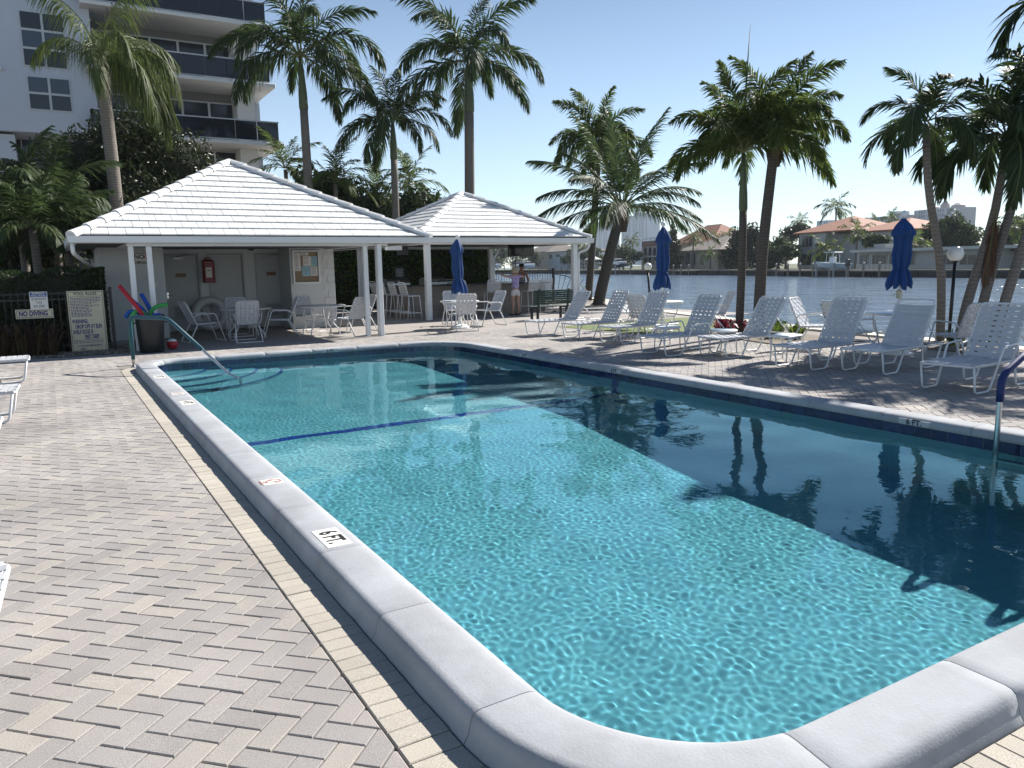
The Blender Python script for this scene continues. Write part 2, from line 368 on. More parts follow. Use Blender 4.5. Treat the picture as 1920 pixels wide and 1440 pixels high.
def clip(poly, ax, val, sgn):
    out = []; n = len(poly)
    for i in range(n):
        a, b = poly[i], poly[(i+1) % n]; da = (a[ax]-val)*sgn; db = (b[ax]-val)*sgn
        if da >= 0: out.append(a)
        if da*db < 0: t = da/(da-db); out.append((a[0]+(b[0]-a[0])*t, a[1]+(b[1]-a[1])*t))
    return out
def inset(poly, d):
    n = len(poly); out = []
    for i in range(n):
        p, c, q = Vector(poly[i-1]), Vector(poly[i]), Vector(poly[(i+1) % n])
        e1 = (c-p); e2 = (q-c)
        if e1.length < 1e-6 or e2.length < 1e-6: return None
        n1 = Vector((-e1.y, e1.x)).normalized(); n2 = Vector((-e2.y, e2.x)).normalized(); h = (n1+n2)
        if h.length < 1e-6: return None
        h.normalize(); c2 = c + h*d/max(.3, h.dot(n1)); out.append((c2.x, c2.y))
    return out
def paver_mb(mb, poly, z, b=.004, g=.0022):
    ar = sum(poly[i][0]*poly[(i+1) % len(poly)][1]-poly[(i+1) % len(poly)][0]*poly[i][1] for i in range(len(poly)))/2
    if ar < 0: poly = poly[::-1]; ar = -ar
    if ar < .0016: return False
    o = inset(poly, g); i_ = inset(poly, g+b)
    if not o or not i_: return False
    n = len(poly); cx = sum(p[0] for p in poly)/n; cy_ = sum(p[1] for p in poly)/n; tx, ty = random.gauss(0,.008), random.gauss(0,.008); Zf = lambda x, y: z+(x-cx)*tx+(y-cy_)*ty
    mb.add([(x,y,-.014) for x,y in o]+[(x,y,Zf(x,y)-b*.8) for x,y in o]+[(x,y,Zf(x,y)) for x,y in i_],
           [tuple(range(2*n,3*n))]+[(k*n+j,k*n+(j+1) % n,(k+1)*n+(j+1) % n,(k+1)*n+j) for k in range(2) for j in range(n)])
    return True
c45 = math.sqrt(.5); pol = []
def in_area(x, y):
    if -5.2 < x < HX0+.2 and -1.2 < y < 17.2: return True
    if HX0-.2 < x < 13.2 and HY1-.2 < y < 17.2: return True
    if HX1-.2 < x < 13.4 and -.2 < y < 17.2: return True
    return HX0-.3 < x < 6 and -.3 < y < HY0+.2
U = .1
for i in range(-60, 300):
    for j in range(-260, 260):
        r = (j - i) % 4                        # running herringbone on a 0.1 m lattice
        if r == 0: rc = (i, i+2, j, j+1)
        elif r == 2: rc = (i, i+1, j-1, j+1)
        else: continue
        cu, cv = (rc[0]+rc[1])/2*U, (rc[2]+rc[3])/2*U
        x, y = (cu-cv)*c45, (cu+cv)*c45
        x, y = y*1., x*1.
        if not in_area(x, y): continue
        q = [((v+u)*U*c45, (u-v)*U*c45) for u, v in ((rc[0],rc[2]),(rc[1],rc[2]),(rc[1],rc[3]),(rc[0],rc[3]))]
        pol.append(((x, y), q))
paving = tag(link('paving', None), kind='structure')
keep = []
for (x, y), q in pol:
    ins = [HX0 < p[0] < HX1 and HY0 < p[1] < HY1 for p in q]
    if all(ins): continue
    if any(ins):
        pen = [(x-HX0, 0, HX0, -1), (HX1-x, 0, HX1, 1), (y-HY0, 1, HY0, -1), (HY1-y, 1, HY1, 1)]
        best = min(pen, key=lambda t: abs(t[0])); q = clip(q, best[1], best[2], best[3])
        if len(q) < 3: continue
    keep.append(((x, y), q))
def vis(p):   # share of the picture a paver takes: nearest in view first
    x, y = p[0]; v = R_.T @ np.array([x, y, -CAM_H]); 
    if v[2] < .2: return 1e9
    a, b = v[0]/v[2]*1446, v[1]/v[2]*1446
    return x*x+y*y if abs(a) < 985 and abs(b) < 745 else 1e6
keep.sort(key=vis)
far = MB()
for k, (c, q) in enumerate(keep):
    z = random.gauss(0, .0009)
    if k < 300:
        mb = MB()
        if paver_mb(mb, q, z): mb.build('paver', pav_m, paving)
    else: paver_mb(far, q, z)
tag(far.build('pavers', pav_m, paving), kind='stuff')
# pale soldier course round the pool
nb = 372; far = MB(); cand = []
for k in range(nb):
    s0, s1 = TOT*k/nb, TOT*(k+1)/nb; q = []
    for s, u in ((s0,.325),(s0,.521),(s1,.521),(s1,.325)):
        p, nn = at_len(s); q.append((p[0]+nn.x*u, p[1]+nn.y*u))
    cand.append(((sum(p[0] for p in q)/4, sum(p[1] for p in q)/4), q))
cand.sort(key=vis)
for k, (c, q) in enumerate(cand):
    z = random.gauss(.001, .0012)
    if k < 300:
        mb = MB()
        if paver_mb(mb, q, z, .004, .0012): mb.build('border_paver', bord_m, paving)
    else: paver_mb(far, q, z, .004, .0012)
tag(far.build('border_pavers', bord_m, paving), kind='stuff')
# floor under and behind the pavilions, beyond the laid pavers that can be told apart
fl = bpy.data.materials.new('far_paving'); fl.use_nodes = True; T = fl.node_tree; N = T.nodes; b = N['Principled BSDF']; b.inputs['Roughness'].default_value = .85
tc = N.new('ShaderNodeTexCoord'); mp = N.new('ShaderNodeMapping'); mp.inputs['Rotation'].default_value = (0,0,PI/4); T.links.new(tc.outputs['Object'], mp.inputs[0])
bt = N.new('ShaderNodeTexBrick'); bt.inputs['Scale'].default_value = 5; bt.inputs['Brick Width'].default_value = 1; bt.inputs['Row Height'].default_value = .5; bt.inputs['Mortar Size'].default_value = .02
bt.inputs['Color1'].default_value = (.35,.32,.295,1); bt.inputs['Color2'].default_value = (.31,.285,.265,1); bt.inputs['Mortar'].default_value = (.17,.15,.13,1)
T.links.new(mp.outputs[0], bt.inputs['Vector']); T.links.new(bt.outputs[0], b.inputs['Base Color'])
tag(MB().box(-8,1.0,17.15,17.2,-.02,-.0005).box(1.0,19,17.15,30.8,-.02,-.0005).build('patio_floor', fl), kind='structure')
grass_m = M('lawn', (.10,.16,.035), .9, .35, 8, .6, 90, hue=(.16,.17,.06), hs=2)
tag(MB().prism([(11.6,13.6),(15.3,12.9),(16.2,17.2),(15.6,17.2),(11.4,16.9)], -.02, .006).build('lawn', grass_m), kind='structure')
bed = MB().prism([(12.0,10.2),(13.9,9.6),(14.3,12.3),(12.6,12.8)], -.02, .02).prism([(13.2,6.3),(14.3,6.4),(14.6,9.0),(13.6,9.2)], -.02, .025)
tag(bed.build('planting_bed', soil_m), kind='structure')

# waterline tiles
tile_m = M('blue_tile', (.012,.02,.075), .12, .25, 9, rnd=.35, spec=.6, coat=.3)
L_in = TOT; ntl = round(TOT/.158)
for k in range(ntl):
    s0, s1 = TOT*k/ntl+.0025, TOT*(k+1)/ntl-.0025; mb = MB(); q = []
    for u, z in ((.034,-.128),(.020,-.128),(.020,.021),(.034,.021)):
        for s in (s0, s1):
            p, nn = at_len(s); q.append((p[0]+nn.x*u, p[1]+nn.y*u, z))
    mb.add(q, [(2,3,5,4),(4,5,7,6),(0,1,3,2),(2,4,6,0),(1,7,5,3)]); mb.build('waterline_tile', tile_m, pool)
grt = MB(); V = []
for i in range(240):
    p, nn = at_len(TOT*i/240); V += [(p[0]+nn.x*.026, p[1]+nn.y*.026, -.135), (p[0]+nn.x*.026, p[1]+nn.y*.026, .027)]
grt.add(V, [(i*2, ((i+1) % 240)*2, ((i+1) % 240)*2+1, i*2+1) for i in range(240)]); grt.build('grout', M('grout', (.55,.56,.56), .8, .1), pool)

# text helper
_fc = {}
def text_mesh(txt, size, bold=.0, ext=.0, align='CENTER', squeeze=1.):
    key = (txt, size, bold, ext, align, squeeze)
    if key in _fc: return _fc[key]
    cu = bpy.data.curves.new('lettering', 'FONT'); cu.body = txt; cu.size = size; cu.align_x = align; cu.align_y = 'CENTER'; cu.offset = bold*size; cu.extrude = ext; cu.resolution_u = 3
    cu.space_line = .92
    o = bpy.data.objects.new('tmp_text', cu); COL.objects.link(o); bpy.context.view_layer.update()
    me = bpy.data.meshes.new_from_object(o.evaluated_get(bpy.context.evaluated_depsgraph_get())); bpy.data.objects.remove(o); bpy.data.curves.remove(cu)
    if squeeze != 1.:
        for v in me.vertices: v.co.x *= squeeze
    _fc[key] = me; return me
def text(name, txt, size, mat, origin, right, up, parent=None, bold=.0, lift=.0, squeeze=1., align='CENTER'):
    me = text_mesh(txt, size, bold, 0., align, squeeze).copy(); me.materials.clear(); me.materials.append(mat)
    r = Vector(right).normalized(); u = Vector(up).normalized(); nrm = r.cross(u); o = link(name, me, parent)
    o.matrix_local = Matrix(((r.x,u.x,nrm.x,origin[0]+nrm.x*lift),(r.y,u.y,nrm.y,origin[1]+nrm.y*lift),(r.z,u.z,nrm.z,origin[2]+nrm.z*lift),(0,0,0,1)))
    return o
BLACK = M('sign_black', (.015,.015,.016), .5, 0); SWHITE = M('sign_white', (.78,.76,.70), .5, .06, 12); BROWN = M('sign_red', (.33,.08,.05), .6, .1, 20)
ptop = .1075
def top_plate(y, txt, ln=.31, x0=1.160, x1=1.305):
    mb = MB().bbox(x0, x1, y-ln/2, y+ln/2, ptop-.012, ptop+.0025, .002); pl = mb.build('depth_plate', SWHITE, pool)
    if txt: text('lettering', txt, .142, BLACK, ((x0+x1)/2, y, ptop+.0025), (0,-1,0), (1,0,0), pl, bold=.035, lift=.001, squeeze=.74)
    return pl
top_plate(4.11, '6 FT.'); top_plate(9.45, '4 FT.'); top_plate(12.1, '3 FT.')
for y in (5.48, 10.26):
    pl = top_plate(y, None, .145)
    ring = MB(); ring.add([(1.242+r*math.cos(a)*1.0, y+r*math.sin(a), ptop+.0036) for r in (.044,.054) for a in np.linspace(0, 2*PI, 25)[:-1]], [(i, (i+1) % 24, 24+(i+1) % 24, 24+i) for i in range(24)][::1])
    ring.quad((1.208,y+.039,ptop+.0037),(1.216,y+.045,ptop+.0037),(1.276,y-.039,ptop+.0037),(1.268,y-.045,ptop+.0037)); ring.build('symbol', BROWN, pl)
    text('lettering', 'NO\nDIVING', .026, BROWN, (1.166, y, ptop+.0025), (0,-1,0), (1,0,0), pl, bold=.02, lift=.001)
for y, t in ((11.35,'3 FT.'),(8.85,'4 FT.'),(4.26,'6 FT.')):
    pl = MB().box(PX1-.0075, PX1-.002, y-.155, y+.155, .034, .084).build('depth_plate', M('plate_grey', (.50,.51,.53), .6, .08), pool)
    text('lettering', t, .072, BLACK, (PX1-.0075, y, .058), (0,-1,0), (0,0,1), pl, bold=.035, lift=.0012, squeeze=1.05)
pl = MB().box(4.33, 4.66, PY1-.0075, PY1-.002, .034, .084).build('depth_plate', MATS['plate_grey'], pool)
text('lettering', '3 FT.', .072, BLACK, (4.495, PY1-.0075, .058), (1,0,0), (0,0,1), pl, bold=.035, lift=.0012, squeeze=1.05)
# stripe across the floor and up the right wall, drain, corner steps with dark nosings
stripe_m = M('stripe_tile', (.02,.05,.30), .4, .15)
st = MB(); st.quad((PX0-.03,8.78,floor_z(8.78)+.006),(PX1+.03,8.78,floor_z(8.78)+.006),(PX1+.03,8.93,floor_z(8.93)+.006),(PX0-.03,8.93,floor_z(8.93)+.006))
st.box(PX1+.018, PX1+.031, 8.78, 8.93, -1.28, -.13); st.build('depth_stripe', stripe_m, pool)
zz = floor_z(2.2)
dr = MB().box(4.28,4.62,2.0,2.34,zz,zz+.006)
dr.build('main_drain', M('drain', (.27,.42,.44), .6, .1), pool)
cxs, cys = PX0-.02, PY1+.02
for i, (r, z) in enumerate(((2.15,-.80),(1.72,-.62),(1.30,-.44),(.88,-.27))):
    pts = arc(cxs, cys, r, -PI/2, 0, 20); top = MB(); top.prism([(cxs,cys)] + pts, z-.35, z); stp = top.build('corner_step', PLASTER, pool)
    ri = arc(cxs, cys, r-.045, -PI/2, 0, 20); nz = MB(); nz.add([(x,y,z+.004) for x,y in pts]+[(x,y,z+.004) for x,y in ri]+[(x*1.0,y,z-.03) for x,y in arc(cxs,cys,r+.004,-PI/2,0,20)],
        [(k,k+1,21+k+1,21+k) for k in range(20)]+[(42+k,42+k+1,k+1,k) for k in range(20)]); nz.build('nosing', stripe_m, stp)
for o in pool.children_recursive:
    o.cycles.is_caustics_receiver = True
water.visible_shadow = True
# ---------------------------------------------------------------- pavilions
roof_m = M('roof_tile', (.74,.74,.73), .55, .07, 3, .1, 40, rnd=.05, hue=(.68,.68,.66), hs=.9)
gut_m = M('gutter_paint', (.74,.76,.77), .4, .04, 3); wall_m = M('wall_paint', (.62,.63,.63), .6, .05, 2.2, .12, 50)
soffit_m = M('soffit', (.62,.61,.57), .7, .05, 3); door_m = M('door_paint', (.47,.485,.495), .5, .04, 3); frame_m = M('door_frame', (.38,.395,.405), .5, .04)
dark_gap = M('roof_felt', (.10,.10,.10), .9, .1); chrome = M('chrome', (.62,.63,.64), .22, .06, 12, metal=1.)
def hip_roof(parent, x0, x1, y0, y1, ze, apex, rows, tw, faces):
    """pyramid roof: tiles laid in overlapping rows on the sides in view, plain slopes elsewhere, cap tiles on the hips"""
    A = Vector(apex); C = [Vector((x0,y0,ze)), Vector((x1,y0,ze)), Vector((x1,y1,ze)), Vector((x0,y1,ze))]
    deck = MB(); dd = Vector((0,0,-.05)); deck.add([c+dd for c in C]+[A+dd]+[c+dd*3 for c in C], [(0,1,4),(1,2,4),(2,3,4),(3,0,4),(8,7,6,5),(0,5,6,1),(1,6,7,2),(2,7,8,3),(3,8,5,0)])
    deck.build('roof_deck', dark_gap, parent)
    rest = MB(); cache = {}; tiles = []
    for f in range(4):
        a, b = C[f], C[(f+1) % 4]; mid = (a+b)/2; up = A-mid; ex = (b-a).normalized(); W = (b-a).length; nrm = ex.cross(up).normalized()
        for r in range(rows):
            t0, t1 = r/rows, (r+1)/rows; lo, hi = W/2*t0, W-W/2*t0; lo1, hi1 = W/2*t1, W-W/2*t1
            k0 = math.floor((lo - W/2)/tw - .5*(r % 2)); x = W/2 + (k0+.5*(r % 2))*tw
            while x < hi:
                u0, u1 = max(x, lo), min(x+tw, hi)
                if u1-u0 > .02:
                    p0 = a + ex*(u0+.0045) + up*t0; p1 = a + ex*(u1-.0045) + up*t0
                    v0, v1 = max(u0, lo1) , min(u1, hi1)
                    if v1-v0 < .01: v0 = v1 = min(max((u0+u1)/2, lo1), hi1); v0 -= .004; v1 += .004
                    q0 = a + ex*(v0+.0045) + up*(t1+.012) ; q1 = a + ex*(v1-.0045) + up*(t1+.012)
                    lift = nrm*(.034+random.gauss(0,.0016)); th = nrm*.026; base = [p0+lift, p1+lift, q1+nrm*.006, q0+nrm*.006]; bot = [p - th for p in base]
                    mb = MB() if f in faces else rest
                    mb.add(base+bot, [(0,1,2,3),(4,5,1,0),(5,6,2,1),(7,4,0,3)])
                    if f in faces: tiles.append((f, mb))
                x += tw
    for f, mb in tiles: mb.build('roof_tile', roof_m, parent)
    if rest.v: tag(rest.build('roof_tiles', roof_m, parent), kind='stuff')
    for k, c in enumerate(C):                                   # hip caps
        d = (A-c); L = d.length; dn = d.normalized(); sd_ = Vector((0,0,1)).cross(dn).normalized(); up = dn.cross(sd_); m = rows
        for i in range(m):
            s0 = -.10 + (L+.08)*i/m; s1 = -.10 + (L+.08)*(i+1)/m + .04; mb = MB(); V = []
            for s, h, wd in ((s0,.115,.125),(s1,.085,.105)):
                o = c + dn*s
                V += [o+sd_*wd+up*(.0), o+sd_*wd*.82+up*h*.65, o+sd_*wd*.35+up*h, o-sd_*wd*.35+up*h, o-sd_*wd*.82+up*h*.65, o-sd_*wd]
            mb.add(V, [(i2, i2+1, i2+7, i2+6) for i2 in range(5)]+[(5,4,3,2,1,0),(6,7,8,9,10,11)])
            mb.build('hip_tile', roof_m, parent)
def gutter(parent, x0, x1, y0, y1, z0, z1, name='gutter', ins=.16):
    mb = MB(); p = [(x0,y0),(x1,y0),(x1,y1),(x0,y1)]
    pr = [(0,z1),(.012,z0+.02),(.04,z0),(ins,z0),(ins,z0+.012),(.045,z0+.012),(.018,z1)]     # distance inwards, height
    V = []
    for sx, sy, (x, y) in ((1,1,p[0]),(-1,1,p[1]),(-1,-1,p[2]),(1,-1,p[3])):
        V += [(x+sx*u, y+sy*u, z) for u, z in pr]
    m = len(pr); mb.add(V, [(i*m+j, ((i+1) % 4)*m+j, ((i+1) % 4)*m+j+1, i*m+j+1) for i in range(4) for j in range(m-1)]); return mb.build(name, gut_m, parent)
def post(parent, x, y, z1, w=.062, name='post'):
    return MB().bbox(x-w, x+w, y-w, y+w, -.0, z1, .008).build(name, WHITE, parent)

# --- shelter with changing rooms
hut = thing('pool_house', 'white changing room shelter under a hipped white tile roof', 'pool house')
hip_roof(hut, .50, 7.98, 17.45, 25.0, 2.345, (4.24,21.25,4.36), 13, .315, (0,))
gutter(hut, .36, 8.13, 17.32, 25.15, 2.187, 2.325)
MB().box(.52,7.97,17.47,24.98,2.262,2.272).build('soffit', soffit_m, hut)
beam = MB().box(1.4,7.0,17.56,17.72,2.13,2.26).box(6.62,6.76,17.72,24.9,2.14,2.255).box(1.4,1.54,17.72,24.9,2.14,2.255); beam.build('beam', WHITE, hut)
for x, y in ((6.46,17.66),(6.80,17.74),(6.745,17.50),(1.47,17.66),(1.80,17.58)): post(hut, x, y, 2.13 if x != 6.745 else 2.18, .052)
wl = MB()
DY = 22.5                                              # plane of the doors
doors = [PA(x, 560, 1, DY)[0] for x in (343, 428, 512)]
dw = [.86, .86, .80]
# front walls: left block, piers between the doors, notice-board wall, back and sides
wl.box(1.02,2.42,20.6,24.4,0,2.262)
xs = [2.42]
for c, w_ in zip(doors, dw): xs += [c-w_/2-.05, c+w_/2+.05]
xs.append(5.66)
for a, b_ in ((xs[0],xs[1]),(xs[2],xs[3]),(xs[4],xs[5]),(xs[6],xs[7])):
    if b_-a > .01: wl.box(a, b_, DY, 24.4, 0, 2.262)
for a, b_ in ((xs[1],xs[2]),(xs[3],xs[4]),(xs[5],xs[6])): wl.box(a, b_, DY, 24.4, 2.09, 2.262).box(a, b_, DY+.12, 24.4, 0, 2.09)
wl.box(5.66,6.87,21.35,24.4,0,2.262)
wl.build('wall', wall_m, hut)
# raised quoins on the outer corner of the notice-board wall
q = M('quoin', (.65,.66,.66), .6, .05, 3, .1)
z = .03
for k in range(11):
    h = .198; wq = .30 if k % 2 else .19
    MB().bbox(6.878-wq, 6.885, 21.334, 21.352, z, z+h-.006, .004).build('quoin', q, hut); MB().bbox(6.868, 6.884, 21.36, 21.36+(.19 if k % 2 else .30), z, z+h-.006, .003).build('quoin', q, hut); z += h+.003
louv_m = M('louvre', (.38,.40,.41), .6, .05)
plq = M('plaque', (.20,.085,.035), .45, .15, 20)
for k, (c, w_) in enumerate(zip(doors, dw)):
    d = MB().box(c-w_/2, c+w_/2, DY+.05, DY+.095, .012, 2.03).build('door', door_m, hut)
    fr = MB().box(c-w_/2-.048, c-w_/2-.004, DY-.012, DY+.1, 0, 2.088).box(c+w_/2+.004, c+w_/2+.048, DY-.012, DY+.1, 0, 2.088).box(c-w_/2-.004, c+w_/2+.004, DY-.012, DY+.1, 2.036, 2.088); fr.build('door_frame', frame_m, d)
    hx = c + (w_/2-.07)*(1 if k == 2 else -1)
    if k == 1: MB().lathe([(.001,-.07),(.026,-.06),(.032,-.035),(.022,-.02),(.012,-.012),(.02,0)], 12).build('door_handle', chrome, d, True).matrix_local = Matrix.Translation((hx, DY+.05, .98)) @ Matrix.Rotation(-PI/2, 4, 'X') @ Matrix.Scale(-1, 4, (0,0,1))
    else:
        sg = -1 if k == 2 else 1
        MB().tube(bend([(hx,DY+.05,.98),(hx,DY-.005,.98),(hx+.11*sg,DY-.005,.98)],.02), .009, 6).box(hx-.025,hx+.025,DY+.042,DY+.051,.9,1.06).build('door_handle', chrome, d)
        lv = MB().box(c-.22,c-.205,DY+.036,DY+.052,.33,.68).box(c+.205,c+.22,DY+.036,DY+.052,.33,.68).box(c-.22,c+.22,DY+.036,DY+.052,.66,.68).box(c-.22,c+.22,DY+.036,DY+.052,.33,.35); ve = lv.build('vent', louv_m, d)
        for i in range(10): MB().slab([(c-.205,DY+.036,.355+i*.03),(c+.205,DY+.036,.355+i*.03),(c+.205,DY+.05,.383+i*.03),(c-.205,DY+.05,.383+i*.03)], (0,.003,0)).build('slat', louv_m, ve)
        MB().box(c-.13,c+.13,DY+.040,DY+.052,1.46,1.56).build('plaque', plq, d)
        cl = MB().box(c-.18,c+.06,DY+.0,DY+.05,1.93,1.99); cl.tube([(c-.1,DY+.0,1.99),(c+.12,DY-.14,2.03),(c+.26,DY-.0,2.05)], .012, 6); cl.build('door_closer', M('closer', (.45,.45,.44), .4, .05, metal=.6), d)
# notice board
bx0, bx1 = PA(548,500,1,21.35)[0], PA(599,500,1,21.35)[0]
nbd = thing('notice_board', 'glazed cork notice board with pinned papers on the white wall', 'notice board', ((bx0+bx1)/2, 21.35, 1.3))
W2 = (bx1-bx0)/2; zt, zb = 2.13-1.3, 1.22-1.3
alu = M('aluminium', (.66,.66,.65), .35, .05, 8, metal=.4)
fr = MB()
for a in ((-W2,-W2+.045,zb,zt),(W2-.045,W2,zb,zt),(-W2+.045,W2-.045,zt-.045,zt),(-W2+.045,W2-.045,zb,zb+.045)): fr.box(a[0],a[1],-.06,-.003,a[2],a[3])
fr.build('frame', alu, nbd); MB().box(-W2+.045,W2-.045,-.02,-.004,zb+.045,zt-.045).build('cork', M('cork', (.27,.20,.13), .9, .3, 60, .4, 150), nbd)
pap = M('paper', (.72,.70,.69), .8, .04, 9); bl = M('paper_blue', (.30,.52,.60), .8, .15, 14); ink = M('ink', (.22,.22,.25), .7, 0)
def sheet(x0, x1, z0, z1, m, lines=0):
    s = MB().box(x0,x1,-.0235,-.0205,z0,z1).build('notice', m, nbd)
    if lines:
        li = MB()
        for i in range(lines):
            zz_ = z1-.03-(z1-z0-.05)*i/lines; li.quad((x0+.02,-.0242,zz_-.006),(x0+.02+(x1-x0-.05)*random.uniform(.5,1),-.0242,zz_-.006),(x0+.02+(x1-x0-.05)*.8,-.0242,zz_+.004),(x0+.02,-.0242,zz_+.004))
        li.build('printing', ink, s)
hgt_ = zt-zb; ip = lambda f: -W2+.05+(2*W2-.1)*f; iz = lambda f: zt-.05-(hgt_-.1)*f
sheet(ip(.02),ip(.27),iz(.63),iz(.02),pap,14); sheet(ip(.30),ip(.62),iz(.11),iz(.02),pap,2); sheet(ip(.38),ip(.72),iz(.46),iz(.14),pap,6); sheet(ip(.73),ip(.98),iz(.46),iz(.14),bl,4)
sheet(ip(.32),ip(.66),iz(.81),iz(.47),bl,4); sheet(ip(.68),ip(.98),iz(.80),iz(.48),pap,8)
# wall clock, extinguisher cabinet, no smoking sign, light switch
c = PA(470,461,1,DY); clk = thing('wall_clock', 'round black rimmed clock high on the wall between two doors', 'clock', (c[0], DY, c[2]+.02))
o = MB().lathe([(.12,0),(.145,0),(.15,.012),(.145,.03),(.125,.035),(.12,.02)], 28).build('rim', M('black_plastic', (.02,.02,.022), .35, .1), clk, True); o.rotation_euler = (PI/2,0,0); o.location = (0,-.001,0)
o = MB().lathe([(.001,.008),(.124,.008),(.124,.016),(.001,.017)], 28).build('face', SWHITE, clk); o.rotation_euler = (PI/2,0,0)
for a, l in ((-.6,.07),(2.2,.10)):
    h = MB().box(-.004,.004,-.021,-.019,-.01,l).build('hand', BLACK, clk); h.rotation_euler = (0,a,0)
c0, c1 = PA(379,484,1,DY), PA(400,530,1,DY)
fe = thing('extinguisher_cabinet', 'dark red extinguisher cover with a white label on the wall by the doors', 'fire extinguisher', ((c0[0]+c1[0])/2, DY, c1[2]))
hz = c0[2]-c1[2]; red = M('red_vinyl', (.20,.012,.02), .35, .15, 14)
MB().bbox(-.15,.15,-.19,-.003,0,hz*.93,.04).build('cover', red, fe, auto=40); MB().tube(bend([(-.06,-.1,hz*.93),(-.06,-.1,hz*1.02),(.06,-.1,hz*1.02),(.06,-.1,hz*.93)],.02),.012,6).build('handle', red, fe)
MB().box(-.085,.07,-.1935,-.1905,hz*.22,hz*.62).build('label', SWHITE, fe); text('lettering','FIRE',.06,red,(-.008,-.1935,hz*.5),(1,0,0),(0,0,1),fe,bold=.02,lift=.001)
c0, c1 = PA(250,474,1,20.6), PA(288,495.5,1,20.6)
ns_ = thing('no_smoking_sign', 'white NO SMOKING sign with red prohibition circle on the white wall', 'sign', ((c0[0]+c1[0])/2, 20.598, (c0[2]+c1[2])/2))
w2, h2 = (c1[0]-c0[0])/2, (c0[2]-c1[2])/2
MB().bbox(-w2,w2,-.008,0,-h2,h2,.003).build('panel', SWHITE, ns_)
bd = MB()
for a in ((-w2+.01,-w2+.022,-h2+.01,h2-.01),(w2-.022,w2-.01,-h2+.01,h2-.01),(-w2+.022,w2-.022,h2-.022,h2-.01),(-w2+.022,w2-.022,-h2+.01,-h2+.022)): bd.box(a[0],a[1],-.0095,-.0085,a[2],a[3])
bd.build('border', BLACK, ns_)
text('lettering','NO',h2*1.05,BLACK,(-w2*.45,-.0085,h2*.28),(1,0,0),(0,0,1),ns_,bold=.02,lift=.001); text('lettering','SMOKING',h2*.55,BLACK,(0,-.0085,-h2*.62),(1,0,0),(0,0,1),ns_,bold=.02,lift=.001)
pr = MB(); rr = h2*.5; cx_ = w2*.42
pr.add([(cx_+r*math.cos(a),-.0097,h2*.28+r*math.sin(a)) for r in (rr*.76,rr) for a in np.linspace(0,2*PI,25)[:-1]], [(i,(i+1) % 24,24+(i+1) % 24,24+i) for i in range(24)])
pr.quad((cx_-rr*.62,-.0098,h2*.28+rr*.5),(cx_-rr*.5,-.0098,h2*.28+rr*.62),(cx_+rr*.62,-.0098,h2*.28-rr*.5),(cx_+rr*.5,-.0098,h2*.28-rr*.62)); pr.build('symbol', M('sign_crimson',(.45,.03,.05),.5,.1), ns_)
pr = MB().box(cx_-rr*.55,cx_+rr*.4,-.0093,-.0087,h2*.2,h2*.3); pr.build('cigarette', BLACK, ns_)
sw = thing('light_switch', 'small white light switch plate on the left block wall', 'switch', (PA(291,533,1,20.6)[0], 20.6, PA(291,533,1,20.6)[2])); MB().bbox(-.04,.04,-.01,0,-.06,.06,.003).build('plate', SWHITE, sw); MB().box(-.01,.01,-.02,-.01,-.018,.018).build('toggle', SWHITE, sw)
# downpipe at the left end
MB().tube(bend([(.44,17.5,2.19),(.44,17.5,2.0),(.98,20.2,1.62),(.98,20.55,1.55),(.98,20.55,.05)],.1), .04, 8).build('downpipe', gut_m, hut, True)

# --- bar pavilion
bar = thing('bar_pavilion', 'open bar pavilion with slender white posts and a hipped white tile roof', 'pavilion')
hip_roof(bar, 9.62, 15.98, 21.74, 28.1, 2.545, (12.8,24.92,4.17), 11, .315, (0,3))
gutter(bar, 9.46, 16.12, 21.58, 28.24, 2.335, 2.505)
MB().box(9.64,15.96,21.76,28.08,2.44,2.45).build('soffit', soffit_m, bar)
MB().box(9.9,15.7,21.84,21.98,2.30,2.44).box(9.9,15.7,27.8,27.94,2.30,2.44).box(9.92,10.06,21.98,27.8,2.30,2.439).box(15.5,15.64,21.98,27.8,2.30,2.439).build('beam', WHITE, bar)
for x, y in ((10.0,21.9),(15.5,21.9),(15.57,27.9),(10.0,27.9)): post(bar, x, y, 2.31, .085)
MB().tube(bend([(16.0,21.7,2.34),(15.95,21.72,2.14),(15.68,21.85,2.03),(15.66,21.88,1.95),(15.66,21.88,.06)],.1), .042, 8).build('downpipe', gut_m, bar, True)
MB().tube(bend([(16.0,28.0,2.34),(15.95,27.98,2.14),(15.75,27.9,2.0),(15.72,27.9,1.9),(15.72,27.9,.06)],.1), .042, 8).build('downpipe', gut_m, bar, True)
tv = thing('television', 'black flat television hanging under the bar pavilion roof', 'television', (PA(977,468,1,24.5)[0], 24.5, 1.95), rad(-6))
MB().bbox(-.52,.52,-.03,.03,0,.60,.01).build('casing', MATS['black_plastic'], tv); MB().box(-.50,.50,-.034,-.0305,.02,.58).build('screen', M('screen', (.006,.007,.01), .08, 0), tv); MB().box(-.06,.06,.03,.1,.3,.55).box(-.05,.05,.05,.09,.55,.9).build('bracket', MATS['black_plastic'], tv)
sp = thing('roof_speaker', 'white box hanging under the pavilion roof edge', 'speaker', (PA(738,467,1,23.0)[0], 23.0, 2.16)); MB().bbox(-.25,.25,-.1,.1,0,.16,.01).build('case', WHITE, sp); MB().box(-.02,.02,-.02,.02,.16,.29).build('bracket', WHITE, sp)
tv2 = thing('television', 'black television seen edge on under the pavilion roof beside the white box', 'television', (PA(755,470,1,23.4)[0], 23.4, 2.02), rad(20)); MB().bbox(-.22,.22,-.03,.03,0,.38,.01).build('casing', MATS['black_plastic'], tv2); MB().box(-.02,.02,.03,.07,.2,.42).build('bracket', MATS['black_plastic'], tv2)
